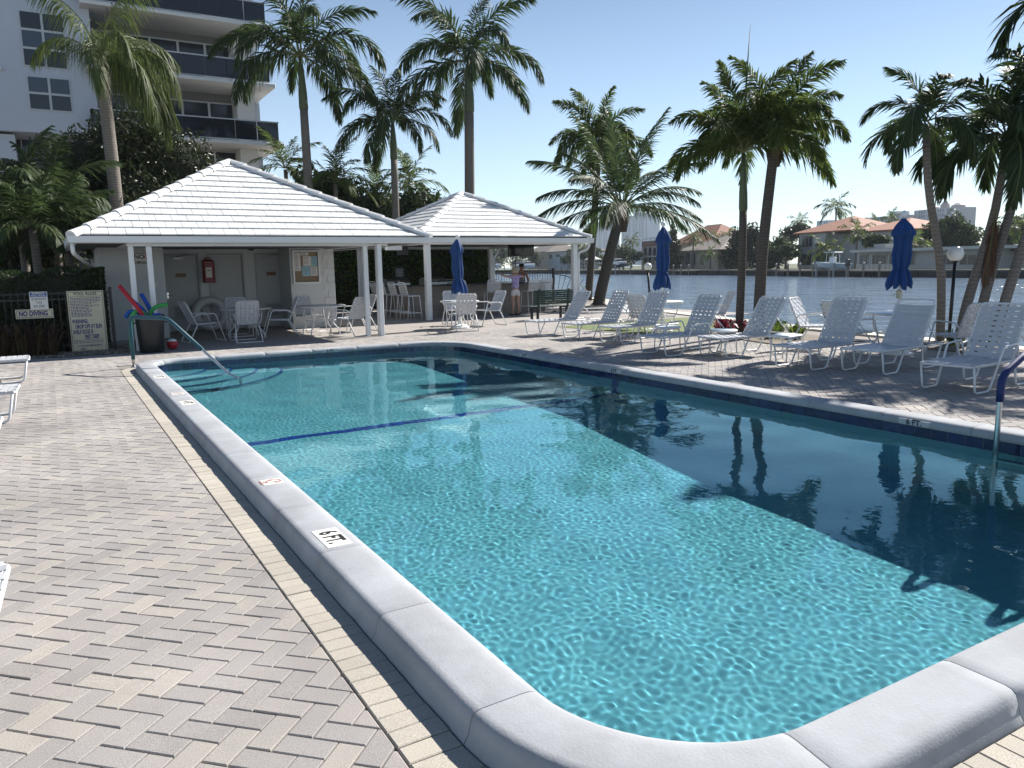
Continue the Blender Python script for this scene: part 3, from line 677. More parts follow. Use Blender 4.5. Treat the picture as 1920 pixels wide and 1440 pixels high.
# counter
BY = 22.95
b0, b1 = 9.9, PA(1022,570,1,BY)[0]
cnt = thing('bar_counter', 'long bar counter faced with grey brown wood look planks', 'bar counter')
wood_m = M('wood_plank', (.20,.17,.145), .6, .18, 4, .2, 30, rnd=.16)
MB().box(b0,b1,BY+.02,BY+.55,.0,1.0).box(b1-.55,b1,BY+.55,26.4,0,1.0).build('carcass', M('carcass', (.16,.14,.125), .7, .1), cnt)
for r in range(5):
    x = b0 - random.uniform(0,.6)
    while x < b1:
        x1 = min(x+1.2, b1); x0_ = max(x, b0)
        if x1-x0_ > .03: MB().bbox(x0_+.002, x1-.002, BY, BY+.02, .006+r*.199, .199+r*.199, .003).build('plank', wood_m, cnt)
        x += 1.2
for r in range(5): MB().bbox(b1, b1+.018, BY+.02, 26.4, .006+r*.199, .199+r*.199, .003).build('plank', wood_m, cnt)
MB().bbox(b0-.1,b1+.12,BY-.18,BY+.6,1.0,1.045,.01).bbox(b1-.6,b1+.12,BY+.61,26.5,1.0,1.045,.01).build('countertop', M('granite', (.055,.055,.06), .25, .3, 80), cnt)
steel = M('stainless', (.55,.56,.57), .3, .08, 20, metal=1.)
for xp, lb in ((742,'stainless steel grill behind the two thin shelter posts'),(812,'stainless steel grill behind the thick bar post')):
    gx = PA(xp,525,1,24.6)[0]; g = thing('gas_grill', lb, 'grill', (gx,24.6,0), group='grills in the outdoor kitchen')
    MB().box(-.42,.42,-.3,.3,0,1.02).build('cabinet', M('grill_base', (.18,.17,.165), .5, .1), g)
    lid = MB(); pr_ = [(-.27,1.02),(-.27,1.10),(-.22,1.20),(-.08,1.27),(.1,1.27),(.27,1.2),(.27,1.02)]
    lid.add([(-.4,y,z) for y,z in pr_]+[(.4,y,z) for y,z in pr_], [(i,7+i,7+i+1,i+1) for i in range(6)]+[tuple(range(7)),tuple(range(13,6,-1)),(6,13,7,0)]); lid.build('lid', steel, g)
    MB().tube([(-.33,-.31,1.13),(.33,-.31,1.13)],.012,6).tube([(-.3,-.31,1.13),(-.3,-.26,1.13)],.008,6).tube([(.3,-.31,1.13),(.3,-.26,1.13)],.008,6).build('handle', chrome, g)
    o = MB().lathe([(.001,0),(.035,0),(.035,.012),(.001,.014)],14).build('thermometer', SWHITE, g); o.rotation_euler = (rad(62),0,0); o.location = (0,-.255,1.16)
c0 = PA(749,508,1,25.2); ks = thing('kitchen_sign', 'small dark notice standing behind the grills', 'sign', (c0[0],25.2,1.0)); MB().box(-.16,.16,-.008,.008,.28,.62).build('panel', M('sign_slate', (.05,.07,.08), .5, .1), ks); MB().box(-.012,.012,-.006,.006,0,.28).build('stem', BLACK, ks)
li = MB()
for i in range(5): li.box(-.12,.12-.03*(i % 2),-.0092,-.0082,.33+i*.052,.345+i*.052)
li.build('printing', M('print_grey', (.45,.47,.47), .6, 0), ks)
# ---------------------------------------------------------------- pool furniture
alw = M('white_tube', (.72,.73,.74), .38, .05, 6); strap_m = M('vinyl_strap', (.54,.55,.57), .42, .06, 14); top_m = M('table_top', (.76,.78,.78), .3, .05, 5)
TR = .0135
def strap_mesh(key, a, b, wdir, width, weave=0, phase=0, th=.0032, wrap=.016, axis=None):
    """vinyl strap from a to b, width along wdir; weave = number of crossings it passes over and under; both ends wrap round the tube"""
    a, b, wd = Vector(a), Vector(b), Vector(wdir).normalized(); d = (b-a); L = d.length; dn = d.normalized(); nr = wd.cross(dn).normalized() if axis is None else Vector(axis).normalized()
    pts = []
    if weave:
        for i in range(weave*2+1):
            t = i/(weave*2); off = 0 if i % 2 == 0 else (.006 if ((i//2)+phase) % 2 else -.004); pts.append(a+d*t+nr*off)
    else:
        for i in range(7): t = i/6; pts.append(a+d*t-nr*.016*math.sin(PI*t))
    pts = [a-dn*wrap*.6-nr*wrap*1.5, a-dn*wrap-nr*wrap*.4, a-dn*wrap*.7+nr*wrap*.55] + pts[1:-1] + [b+dn*wrap*.7+nr*wrap*.55, b+dn*wrap-nr*wrap*.4, b+dn*wrap*.6-nr*wrap*1.5]
    mb = MB(); V = []
    for p in pts:
        for s_, t_ in ((-1,0),(1,0),(1,-1),(-1,-1)): V.append(p+wd*s_*width/2+nr*t_*th)
    m = len(pts); F = [(i*4+j, i*4+(j+1) % 4, (i+1)*4+(j+1) % 4, (i+1)*4+j) for i in range(m-1) for j in range(4)] + [(3,2,1,0), ((m-1)*4, (m-1)*4+1, (m-1)*4+2, (m-1)*4+3)]
    mb.add(V, F); return mb
def panel_straps(parent, o, u, v, W, L, ncross, nlong, cw=.05, lw=.05, lstart=0.):
    """straps on a frame: o = middle of the near edge, u = unit width direction, v = unit length direction; every strap a part"""
    o, u, v = Vector(o), Vector(u).normalized(), Vector(v).normalized(); nrm = u.cross(v).normalized(); nrm = nrm if nrm.z >= 0 else -nrm
    for i in range(ncross):
        s = lstart + (L-lstart-.03)*(i+.5)/ncross; p = o+v*s
        strap_mesh('', p-u*W/2, p+u*W/2, v, cw, weave=nlong if nlong else 0, phase=i % 2, axis=nrm).build('strap', strap_m, parent)
    for j in range(nlong):
        p = o+u*(W*((j+.5)/nlong-.5)*.97)
        strap_mesh('', p, p+v*L, u, lw, weave=ncross, phase=j % 2, axis=nrm).build('strap', strap_m, parent)
def make_lounger(label, woven=True, arms=False, ang=62):
    t = thing('sun_lounger', label, 'sun lounger', group='white strap loungers beside the pool'); W = .31
    fr = MB(); fr.tube(bend([(1.72,-W,.335),(.02,-W,.335),(.02,W,.335),(1.72,W,.335)],.05), TR, 6); fr.tube([(1.08,-W,.335),(1.08,W,.335)],TR,6).tube([(1.70,-W,.335),(1.70,W,.335)],TR,6); fr.build('seat_frame', alw, t, True)
    for s in (-W, W):
        top = .335 if not arms else .53
        q = [(.05,s,.33),(.11,s,.014),(.46,s,.014),(.62,s,.33)]
        if arms: q = [(.05,s,.33),(.11,s,.014),(.46,s,.014),(.72,s*1.08,.53),(1.08,s*1.08,.55),(1.16,s*1.04,.335)]
        MB().tube(bend(q,.06), TR, 6).build('leg', alw, t, True)
        MB().tube(bend([(1.1,s,.33),(1.17,s,.014),(1.5,s,.014),(1.66,s,.33)],.06), TR, 6).build('leg', alw, t, True)
    a = rad(ang); bv = Vector((math.cos(a),0,math.sin(a))); bo = Vector((1.09,0,.345)); BL = .76; WB = .285
    p = lambda s, l: tuple(bo+Vector((0,s,0))+bv*l)
    MB().tube(bend([p(-WB,0),p(-WB,BL),p(WB,BL),p(WB,0)],.09,5), TR, 6).build('back_frame', alw, t, True)
    for s in (-WB, WB): MB().tube([p(s,.36),(1.60,s,.345)], .009, 6).build('back_strut', alw, t, True)
    if woven:
        panel_straps(t, (.03,0,.345), (0,1,0), (1,0,0), 2*W, 1.05, 14, 5, cw=.06, lw=.07); panel_straps(t, tuple(bo), (0,1,0), tuple(bv), 2*WB, BL, 10, 5, cw=.055, lw=.066)
    else:
        panel_straps(t, (.03,0,.345), (0,1,0), (1,0,0), 2*W, 1.05, 18, 0, cw=.052); panel_straps(t, tuple(bo), (0,1,0), tuple(bv), 2*WB, BL-.06, 12, 0, cw=.052)
    return t
lw = make_lounger('white woven strap lounger third from the bar pavilion end of the row'); lb2 = make_lounger('white woven strap lounger between the two palm trunks and the pool', ang=57); la = make_lounger('white woven lounger with armrests beside the red leaved plants', arms=True); lh = make_lounger('white lounger with only crosswise straps and an open top bar', woven=False, ang=60)
LG = [(lb2,9.55,9.55,-2,None),(lw,9.70,12.55,3,None),(la,8.93,10.36,0,None),(lh,9.78,6.85,4,None),
      (lb2,9.42,15.1,-3,'white woven strap lounger next to the dark green bench'),(lw,9.62,13.85,-2,'white woven strap lounger second from the dark green bench'),
      (lw,9.40,7.75,2,'white woven strap lounger beside the oblong side table'),
      (la,9.14,5.25,4,'white woven lounger with armrests standing apart by the pool ladder')]
used = set()
for o, x, y, r, lb in LG:
    if o.name not in used and lb is None: used.add(o.name); o.location = (x,y,0); o.rotation_euler = (0,0,rad(r))
    else: copy_tree(o, (x,y,0), rad(r), lb)
for x, y, r, lb in ((-.36,13.9,181,'white lounger on the left deck nearest the fence signs'),(-.40,10.2,178,'white lounger on the left deck, middle of three'),(-.46,7.9,180,'white lounger on the left deck beside the four foot mark'),(-.262,3.62,178,'white lounger frame on the left deck beside the six foot mark')):
    copy_tree(lw, (x,y,0), rad(r), lb, 'loungers on the left deck')
copy_tree(lw, (9.55,3.55,0), rad(3), 'white woven lounger behind the pool ladder')
# side tables
def side_table(x, y, lb, oblong=False, rz=0):
    t = thing('side_table', lb, 'side table', (x,y,0), rz, 'low white side tables')
    if oblong: MB().bbox(-.24,.24,-.2,.2,.385,.425,.02).build('table_top', top_m, t)
    else: MB().lathe([(.001,.38),(.235,.38),(.25,.39),(.25,.405),(.235,.42),(.001,.425)],28).build('table_top', top_m, t, auto=40)
    for s in (-.14,.14): MB().tube(bend([(-.2,s,.0),(-.17,s,.37),(.17,s,.37),(.2,s,0)],.07), .012, 6).build('leg', alw, t, True)
side_table(10.06,11.15,'low round white table between the third and fourth loungers'); side_table(10.30,9.95,'low round white table beside the red leaved plants'); side_table(10.26,8.55,'low oblong white table near the open lounger row',True,.2)
# strap chair
def make_chair(label):
    t = thing('patio_chair', label, 'chair', group='white strap patio chairs'); W = .255
    MB().tube(bend([(-.2,-W,.415),(.24,-W,.43),(.24,W,.43),(-.2,W,.415)],.05), TR, 6).build('seat_frame', alw, t, True)
    MB().tube(bend([(-.2,-W+.012,.40),(-.44,-W+.012,.93),(-.44,W-.012,.93),(-.2,W-.012,.40)],.09,5), TR, 6).build('back_frame', alw, t, True)
    for s in (-1, 1):
        MB().tube(bend([(-.27,s*(W+.0),.56),(-.22,s*(W+.03),.635),(.2,s*(W+.035),.65),(.40,s*(W+.03),.012)],.07), TR, 6).build('arm_and_front_leg', alw, t, True)
        MB().tube([(-.26,s*W,.56),(-.20,s*W,.41),(-.42,s*(W+.03),.012)][1:], TR, 6).build('rear_leg', alw, t, True)
    for xx in (-.42,.40): MB().tube([(xx,-W-.03,.014),(xx,W+.03,.014)], TR*.9, 6).build('floor_bar', alw, t, True)
    panel_straps(t, (-.19,0,.425), (0,1,0), (1,0,.03), 2*W, .42, 6, 4); bv = Vector((-.24,0,.53)).normalized(); panel_straps(t, (-.205,0,.42), (0,1,0), tuple(bv), 2*W-.03, .565, 7, 5, cw=.056, lw=.066)
    return t
ch = make_chair('white strap chair under the shelter, its back to the pool')
CH = [(3.75,18.25,88,None),(2.95,19.0,10,'white strap chair under the shelter facing right, nearest the handrail'),(3.95,20.0,-95,'white strap chair against the doors, behind the shaded table'),(4.72,19.05,172,'white strap chair in shade facing left beside the notice board wall'),
      (6.15,18.1,118,'sunlit strap chair with its back turned, beside the three thin posts'),(6.75,19.2,190,'strap chair half hidden behind the three thin posts'),(5.75,20.1,-80,'strap chair in front of the notice board wall'),
      (9.0,17.55,72,'strap chair with its back to the pool at the umbrella table before the bar'),(10.25,18.55,185,'strap chair facing left at the umbrella table before the bar'),(9.62,19.35,-105,'strap chair on the far side of the umbrella table before the bar'),
      (11.45,13.4,15,'strap chair behind the loungers left of the lawn umbrella'),(12.35,14.95,-70,'strap chair behind the lawn umbrella table'),(13.3,13.2,150,'strap chair facing the lawn umbrella table from the canal side'),
      (12.05,9.35,-72,'sunlit strap chair behind the open woven lounger by the canal'),(11.45,8.2,-10,'strap chair in shade at the canal side umbrella table'),(12.1,6.75,70,'white strap chair turned aside behind the crosswise strap lounger')]
for i, (x, y, r, lb) in enumerate(CH):
    if i == 0: ch.location = (x,y,0); ch.rotation_euler = (0,0,rad(r))
    else: copy_tree(ch, (x,y,0), rad(r), lb)
# tables
def table(x, y, r, lb, rz=0, umb=False):
    t = thing('patio_table', lb, 'table', (x,y,0), rz, 'white patio tables')
    MB().lathe([(.02,.685),(r-.02,.685),(r,.70),(r,.712),(r-.02,.722),(.02,.722)],36).build('table_top', top_m, t, auto=40)
    for k in range(4):
        a = PI/4+k*PI/2; c_, s_ = math.cos(a), math.sin(a)
        MB().tube(bend([(c_*r*.72,s_*r*.72,.69),(c_*r*.70,s_*r*.70,.45),(c_*r*.50,s_*r*.50,.30),(c_*r*.80,s_*r*.80,.13),(c_*r*.82,s_*r*.82,.005)],.12), .015, 6).build('leg', alw, t, True)
    MB().tube([(r*.6*math.cos(a),r*.6*math.sin(a),.36) for a in np.linspace(0,2*PI,21)[:-1]], .011, 6, closed=True).build('ring', alw, t, True)
table(3.95,19.15,.60,'round white table in the shade before the changing room doors'); table(5.72,19.0,.62,'round white table half in sun before the notice board'); table(9.30,18.40,.52,'round white umbrella table in front of the bar'); table(12.5,14.05,.5,'round white umbrella table on the lawn edge'); table(12.4,7.98,.55,'round white umbrella table on the canal side deck')
blue = M('umbrella_canvas', (.004,.046,.18), .75, .16, 9, .25, 60)
def umbrella(x, y, z0, z1, lb, seed, tilt=0.):
    t = thing('closed_umbrella', lb, 'umbrella', (x,y,0), seed*1.3, 'closed blue umbrellas'); rg = random.Random(seed); H = z1-z0
    MB().tube([(0,0,.03),(0,0,z1+.03)], .02, 8).build('pole', WHITE, t, True)
    MB().lathe([(.001,z1+.02),(.045,z1+.03),(.055,z1+.07),(.04,z1+.11),(.015,z1+.13),(.001,z1+.135)],12).build('finial', WHITE, t, True)
    prof_ = [(0,.035),(.03,.055),(.10,.12),(.2,.175),(.255,.18),(.27,.145),(.4,.13),(.55,.145),(.68,.13),(.76,.105),(.80,.13),(.9,.175),(.97,.195),(1.0,.185)]
    n = 64; V = []; F = []; ph = [rg.uniform(0,6) for _ in range(4)]; lob = [rg.random() for _ in range(8)]
    for i, (s, r) in enumerate(prof_):
        for k in range(n):
            a = 2*PI*k/n; amp = .10+.22*min(1,s*1.4); f_ = abs(math.sin(a*4+.35*math.sin(s*5+ph[0])+ph[1]))
            rr = r*(1-amp+amp*1.5*f_)*(1+.06*math.sin(3*a+ph[2]+s*4)); sway = .03*math.sin(s*3+ph[3])+tilt*s
            dz = -(.02+.09*lob[int((a*4+ph[1])/PI) % 8])*f_*(1 if i == len(prof_)-1 else .4 if i == len(prof_)-2 else 0)
            V.append((rr*math.cos(a)+sway, rr*math.sin(a), z1-H*s+dz))
    m = len(prof_); F = [(i*n+k,(i+1)*n+k,(i+1)*n+(k+1) % n,i*n+(k+1) % n) for i in range(m-1) for k in range(n)]+[tuple(range(n))]
    MB().add(V,F).build('canopy', blue, t, True)
    sz = z1-H*.77; MB().tube([(.118*math.cos(a)+.02+tilt*.77,.118*math.sin(a),sz) for a in np.linspace(0,2*PI,19)[:-1]], .012, 5, closed=True).build('tie_strap', blue, t, True)
    MB().tube([(.19,.05,z0+.08),(.2,.06,z0-.06),(.19,.05,z0-.2)], .006, 4).build('strap_end', blue, t)
    MB().bbox(-.035,.035,-.035,.05,z0-.24,z0-.10,.01).tube([(0,.05,z0-.17),(0,.1,z0-.17),(0,.1,z0-.22)],.006,5).build('crank', M('crank', (.55,.50,.36), .5, .1), t)
    MB().lathe([(.001,.0),(.26,0),(.26,.03),(.2,.05),(.2,.075),(.12,.095),(.05,.11),(.045,.3),(.025,.31)],24).build('base', WHITE, t, auto=40)
umbrella(9.29,18.40,.98,2.32,'closed blue umbrella at the table before the bar',2); umbrella(12.5,14.05,1.06,2.45,'closed blue umbrella beside the globe lamp on the lawn edge',3); umbrella(12.4,7.98,1.19,2.28,'closed blue umbrella on the canal side deck with a hanging strap',5,-.06)
# bar stools
def make_stool(label):
    t = thing('bar_stool', label, 'bar stool', group='white bar stools'); W = .22
    MB().tube(bend([(-.19,-W,.75),(.2,-W,.76),(.2,W,.76),(-.19,W,.75)],.04), .012, 6).build('seat_frame', alw, t, True)
    MB().tube(bend([(-.19,-W,.74),(-.30,-W,1.17),(-.30,W,1.17),(-.19,W,.74)],.07,5), .012, 6).build('back_frame', alw, t, True)
    for x0, x1 in ((-.18,-.26),(.19,.24)):
        for s in (-1,1): MB().tube([(x0,s*W,.75),(x1,s*(W+.03),.01)], .012, 6).build('leg', alw, t, True)
    MB().tube([(-.235,-W-.02,.24),(.225,-W-.02,.24),(.225,W+.02,.24),(-.235,W+.02,.24)], .01, 6, closed=True).build('footrest', alw, t)
    panel_straps(t, (-.18,0,.765), (0,1,0), (1,0,0), 2*W, .38, 6, 0, cw=.05); bv = Vector((-.11,0,.43)).normalized(); panel_straps(t, (-.20,0,.79), (0,1,0), tuple(bv), 2*W, .38, 7, 0, cw=.036)
    return t
stl = make_stool('white bar stool at the counter end nearest the changing rooms, outermost of four')
SB = [(9.45,22.0,5,None),(9.45,22.85,3,'white bar stool at the counter end, second of the four side by side'),(9.48,23.75,-3,'white bar stool at the counter end, third of the four side by side'),(9.5,24.6,2,'white bar stool at the counter end, innermost of the four'),
      (11.25,22.5,88,'white bar stool behind the chairs of the umbrella table'),(12.55,22.4,74,'white bar stool left of the standing person'),(14.05,22.45,92,'white bar stool right of the standing person'),(14.75,22.7,82,'white bar stool at the bar corner above the green bench'),
      (12.1,24.3,-90,'white bar stool on the inner side of the counter')]
for i, (x, y, r, lb) in enumerate(SB):
    if i == 0: stl.location = (x,y,0); stl.rotation_euler = (0,0,rad(r))
    else: copy_tree(stl, (x,y,0), rad(r), lb)
# the counter end that the four stools face
MB().bbox(9.78,9.9,BY+.0,25.5,0,1.0,.01).build('end_panel', wood_m, cnt); MB().bbox(9.62,10.4,BY+.61,25.7,1.0,1.045,.01).build('countertop', MATS['granite'], cnt)
# bench
bn = thing('park_bench', 'dark green slatted bench seen from behind in front of the bar', 'bench', (12.86,19.35,0), rad(-4)); gm = M('bench_green', (.012,.035,.028), .45, .15, 8)
for i in range(7): MB().bbox(-.66,.66,-.10-.012*i,-.07-.012*i,.46+i*.063,.515+i*.063,.006).build('back_slat', gm, bn)
for i in range(5): MB().bbox(-.72,.72,-.04+i*.085,.035+i*.085,.385,.41,.006).build('seat_slat', gm, bn)
for s in (-.5,.5):
    MB().box(s-.03,s+.03,-.02,.36,.345,.385).box(s-.03,s+.03,-.07,-.01,.0,.39).box(s-.03,s+.03,.30,.36,0,.345).build('leg', M('bench_iron', (.012,.013,.014), .5, .1), bn)
    MB().slab([(s-.03,-.068,.36),(s+.03,-.068,.36),(s+.03,-.15,.92),(s-.03,-.15,.92)],(0,-.04,0)).build('upright', gm, bn)
# globe lamps
for x, y, z, tl, r_, lb in ((15.0,17.5,1.52,-.10,.115,'leaning black lamp post with a white globe beside the lawn umbrella'),(14.9,8.5,1.69,.02,.145,'upright black lamp post with a large white globe by the leaning palms')):
    t = thing('globe_lamp', lb, 'lamp post', (x,y,0), group='globe lamps along the canal')
    MB().tube([(-tl*z,0,0),(0,0,z-.12)], .032, 10).build('post', M('lamp_black', (.012,.012,.013), .4, .1), t, True); MB().lathe([(.05,z-.16),(.07,z-.14),(.07,z-.1),(.05,z-.08)],14).build('collar', MATS['lamp_black'], t)
    MB().lathe([(max(.001,r_*math.sin(PI*i/14)), z-r_*math.cos(PI*i/14)) for i in range(15)],22).build('globe', M('globe', (.80,.79,.76), .25, .04), t, True)
# bin with pool noodles
bn_ = thing('noodle_bin', 'black ribbed plastic bin holding pool noodles', 'bin', (1.66,17.15,0)); blk = M('bin_plastic', (.012,.014,.017), .4, .15, 8)
mb = MB(); n = 40; pr_ = [(.215,0),(.225,.02),(.265,.70),(.285,.71),(.285,.755),(.262,.755),(.25,.70),(.205,.04)]
mb.add([((r+(.005 if (k % 4 < 2 and 0 < i < 3) else 0))*math.cos(2*PI*k/n),(r+(.005 if (k % 4 < 2 and 0 < i < 3) else 0))*math.sin(2*PI*k/n),z) for i,(r,z) in enumerate(pr_) for k in range(n)], [(i*n+k,i*n+(k+1) % n,(i+1)*n+(k+1) % n,(i+1)*n+k) for i in range(7) for k in range(n)]+[tuple(range(n-1,-1,-1)),tuple(range(7*n,8*n))]); mb.build('tub', blk, bn_, auto=30)
for s in (-1,1): MB().tube(bend([(s*.27,-.06,.6),(s*.32,-.06,.6),(s*.32,.06,.6),(s*.27,.06,.6)],.02),.012,6).build('handle', blk, bn_)
def noodle(pts, col, lb):
    pts = bend(pts,.25,6); m_ = M('foam_'+lb.split()[0]+str(len(MATS)), col, .8, .08, 30, .15, 200)
    o = MB().tube([(p[0]+1.66,p[1]+17.15,p[2]) for p in pts], .042, 10).build('pool_noodle', m_, None, True); tag(o, lb, 'pool noodle', 'pool noodles in the bin')
noodle([(.02,-.08,.06),(-.1,-.1,.75),(-.50,-.06,1.36)], (.42,.02,.035), 'red foam pool noodle leaning left out of the bin')
noodle([(.10,.05,.06),(-.02,.06,.78),(-.33,.06,1.10)], (.01,.08,.42), 'blue foam pool noodle leaning behind the red one')
noodle([(.16,.1,.06),(.08,.12,.78),(-.10,.14,1.18)], (.01,.075,.40), 'blue foam pool noodle standing upright in the bin')
noodle([(-.02,0,.08),(-.06,0,.8),(-.27,-.05,.86),(-.36,-.08,.6),(-.38,-.1,.12)], (.05,.34,.10), 'green foam pool noodle bent over the bin side to the ground')
noodle([(.06,.02,.06),(.02,.0,.82),(.16,-.02,.93),(.36,-.05,.95)], (.04,.30,.07), 'green foam pool noodle bending right above the bin')
noodle([(.0,.12,.08),(-.14,.14,.8),(-.34,.2,.84),(-.42,.2,.70)], (.01,.12,.45), 'blue foam pool noodle drooping left behind the green one')
noodle([(.16,-.08,.06),(.05,-.1,.74),(.20,-.05,.745)], (.012,.10,.50), 'short blue foam pool noodle lying across the bin top')
bl_ = thing('beach_ball', 'small red and white ball on the floor beside the noodle bin', 'ball', (2.08,17.45,.115)); MB().lathe([(max(.001,.115*math.sin(PI*i/12)),-.115*math.cos(PI*i/12)) for i in range(9)],16).build('lower_half', M('ball_red',(.45,.015,.03),.4,.1), bl_, True); MB().lathe([(max(.001,.115*math.sin(PI*i/12)),-.115*math.cos(PI*i/12)) for i in range(8,13)],16).build('cap', WHITE, bl_, True)
# life ring shaped float leaning on the doors
fl_ = MB().tube([(.36*math.cos(a),0,.36*math.sin(a)) for a in np.linspace(0,2*PI,33)[:-1]], .11, 12, closed=True).build('swim_ring', M('ring_vinyl',(.50,.53,.54),.35,.06), None, True); fl_.location = (PA(395,600,1,22.1)[0],22.1,.47); fl_.rotation_euler = (rad(-10),0,0); tag(fl_, 'big grey swim ring leaning on the wall between the doors', 'swim ring')
# handrail on the corner steps
hr = thing('pool_handrail', 'teal sleeved handrail over the corner steps of the pool', 'handrail', (0,0,0))
h0 = Vector((1.10,14.52,0)); h1 = Vector((2.36,12.62,0)); dv = (h1-h0)
pth_ = bend([h0+Vector((0,0,0)), h0+Vector((0,0,.86)), h0+dv*.40+Vector((0,0,.85)), h0+dv*.97+Vector((0,0,-.03)), h0+dv*1.06+Vector((0,0,-.08)), h0+dv*1.06+Vector((0,0,-.62))],.13,6)
MB().tube(pth_, .0215, 10).build('rail', steel, hr, True)
slv = bend([h0+Vector((0,0,.14)), h0+Vector((0,0,.86)), h0+dv*.40+Vector((0,0,.85)), h0+dv*.72+Vector((0,0,.36))],.13,6)
MB().tube(slv, .031, 10).build('sleeve', M('sleeve_teal',(.02,.085,.115),.6,.1,10), hr, True); MB().lathe([(.05,0),(.05,.012),(.03,.03),(.022,.03)],14,tuple(h0)).build('escutcheon', steel, hr)
# ladder on the right wall
ld = thing('pool_ladder', 'stainless pool ladder with blue sleeved grab rail at the right wall', 'ladder', (0,0,0)); navy = M('sleeve_navy',(.01,.025,.13),.6,.12,10)
for y in (3.42, 2.85):
    MB().tube(bend([(6.80,y,-1.0),(6.80,y,.36),(6.80,y,.62),(7.20,y,.80),(7.62,y,.78),(7.72,y,.6),(7.72,y,0)],.14,5), .0225, 10).build('grab_rail', steel, ld, True)
    MB().tube(bend([(6.80,y,.40),(6.80,y,.62),(7.20,y,.80),(7.62,y,.78)],.14,5), .031, 10).build('sleeve', navy, ld, True)
for z in (-.22,-.50,-.78): MB().bbox(6.76,6.86,2.86,3.41,z,z+.03,.008).build('tread', steel, ld)
# ---------------------------------------------------------------- palms
def trunk_mat(name, c1, c2, sc):
    m = bpy.data.materials.new(name); m.use_nodes = True; T = m.node_tree; N = T.nodes; Lk = T.links.new; b = N['Principled BSDF']; b.inputs['Roughness'].default_value = .85
    tc = N.new('ShaderNodeTexCoord'); wv = N.new('ShaderNodeTexWave'); wv.bands_direction = 'Z'; wv.inputs['Scale'].default_value = sc; wv.inputs['Distortion'].default_value = 5.; wv.inputs['Detail'].default_value = 3; wv.inputs['Detail Scale'].default_value = 2
    Lk(tc.outputs['Object'], wv.inputs['Vector']); ns = N.new('ShaderNodeTexNoise'); ns.inputs['Scale'].default_value = 9; ns.inputs['Detail'].default_value = 6; Lk(tc.outputs['Object'], ns.inputs['Vector'])
    ad = N.new('ShaderNodeMath'); ad.operation = 'MULTIPLY'; Lk(wv.outputs['Fac'], ad.inputs[0]); Lk(ns.outputs['Fac'], ad.inputs[1])
    mx = N.new('ShaderNodeMix'); mx.data_type = 'RGBA'; Lk(ad.outputs[0], mx.inputs[0]); mx.inputs[6].default_value = (*c1,1); mx.inputs[7].default_value = (*c2,1); Lk(mx.outputs[2], b.inputs['Base Color'])
    bp = N.new('ShaderNodeBump'); bp.inputs['Strength'].default_value = .35; bp.inputs['Distance'].default_value = .02; Lk(ad.outputs[0], bp.inputs['Height']); Lk(bp.outputs[0], b.inputs['Normal']); return m
bark_grey = trunk_mat('bark_grey', (.14,.122,.105), (.25,.22,.19), 4.); bark_dark = trunk_mat('bark_dark', (.065,.054,.046), (.14,.12,.10), 5.)
shaft_m = M('crownshaft', (.075,.10,.045), .5, .2, 5); husk_m = M('palm_husk', (.085,.06,.04), .9, .3, 9, .6, 30); stem_m = M('frond_stem', (.12,.14,.045), .6, .2, 6)
lf_dark = leaf_mat('frond_dark', (.028,.050,.018), (.060,.092,.030)); lf_olive = leaf_mat('frond_olive', (.05,.08,.022), (.115,.145,.04), trans=.35); lf_mid = leaf_mat('frond_mid', (.045,.075,.02), (.105,.135,.035), trans=.42); lf_dry = leaf_mat('frond_dry', (.09,.05,.03), (.16,.09,.06), .7, .15)
def frond_mesh(L, e0, droop, nl, ll, lw, plume, hang, mat, seed, sweep=.65, bare=.12):
    rg = np.random.default_rng(seed); mb = MB(); n = 14; pts = [Vector((0,0,0))]; tg = []; wob = rg.normal(0,.10); lat = 0.
    for i in range(n):
        t = i/n; e = rad(e0-droop*t**1.25); lat = wob*t
        d = Vector((math.cos(e)*math.cos(lat), math.cos(e)*math.sin(lat), math.sin(e))); tg.append(d); pts.append(pts[-1]+d*L/n)
    tg.append(tg[-1])
    mb.tube(pts, [max(.004, .028*(1-.85*i/n))*L/3.2+.003 for i in range(n+1)], 4, cap=False)
    ns = len(mb.f)
    for side in (-1, 1):
        for k in range(nl):
            t = bare+(1-bare)*(k+rg.uniform(0,.8))/nl; f = min(t*n, n-1e-3); i = int(f); p = pts[i].lerp(pts[i+1], f-i); T_ = tg[i].lerp(tg[i+1], f-i).normalized()
            S = Vector((0,0,1)).cross(T_); S = S.normalized() if S.length > .05 else Vector((0,1,0)); U = T_.cross(S).normalized()
            if U.z < 0 and abs(T_.z) < .98: U = -U
            rl = rad(rg.normal(0, plume))+rad(12); sw = sweep+.55*t
            d = (S*side*math.cos(rl)+U*math.sin(rl)).normalized(); d = (d*math.cos(sw)+T_*math.sin(sw)); d = (d+Vector((0,0,-hang*(.35+.5*rg.random())))).normalized()
            ln = ll*max(.22, math.sin(PI*(.16+.80*t))**.7)*rg.uniform(.82,1.12); W = (T_-d*T_.dot(d)); W = W.normalized() if W.length > 1e-3 else S
            m1 = p+d*ln*.5+Vector((0,0,-.02*ln)); tip = p+d*ln+Vector((0,0,-(.12+.35*hang)*ln)); mb.add([p-W*lw*.6, p+W*lw*.6, m1+W*lw, m1-W*lw, tip], [(0,1,2,3),(3,2,4)])
    me = mb.mesh('frond', [mat, stem_m]); 
    mi = np.zeros(len(mb.f), dtype=np.int32); mi[:ns] = 1; me.polygons.foreach_set('material_index', mi); return me
TYPES = {}
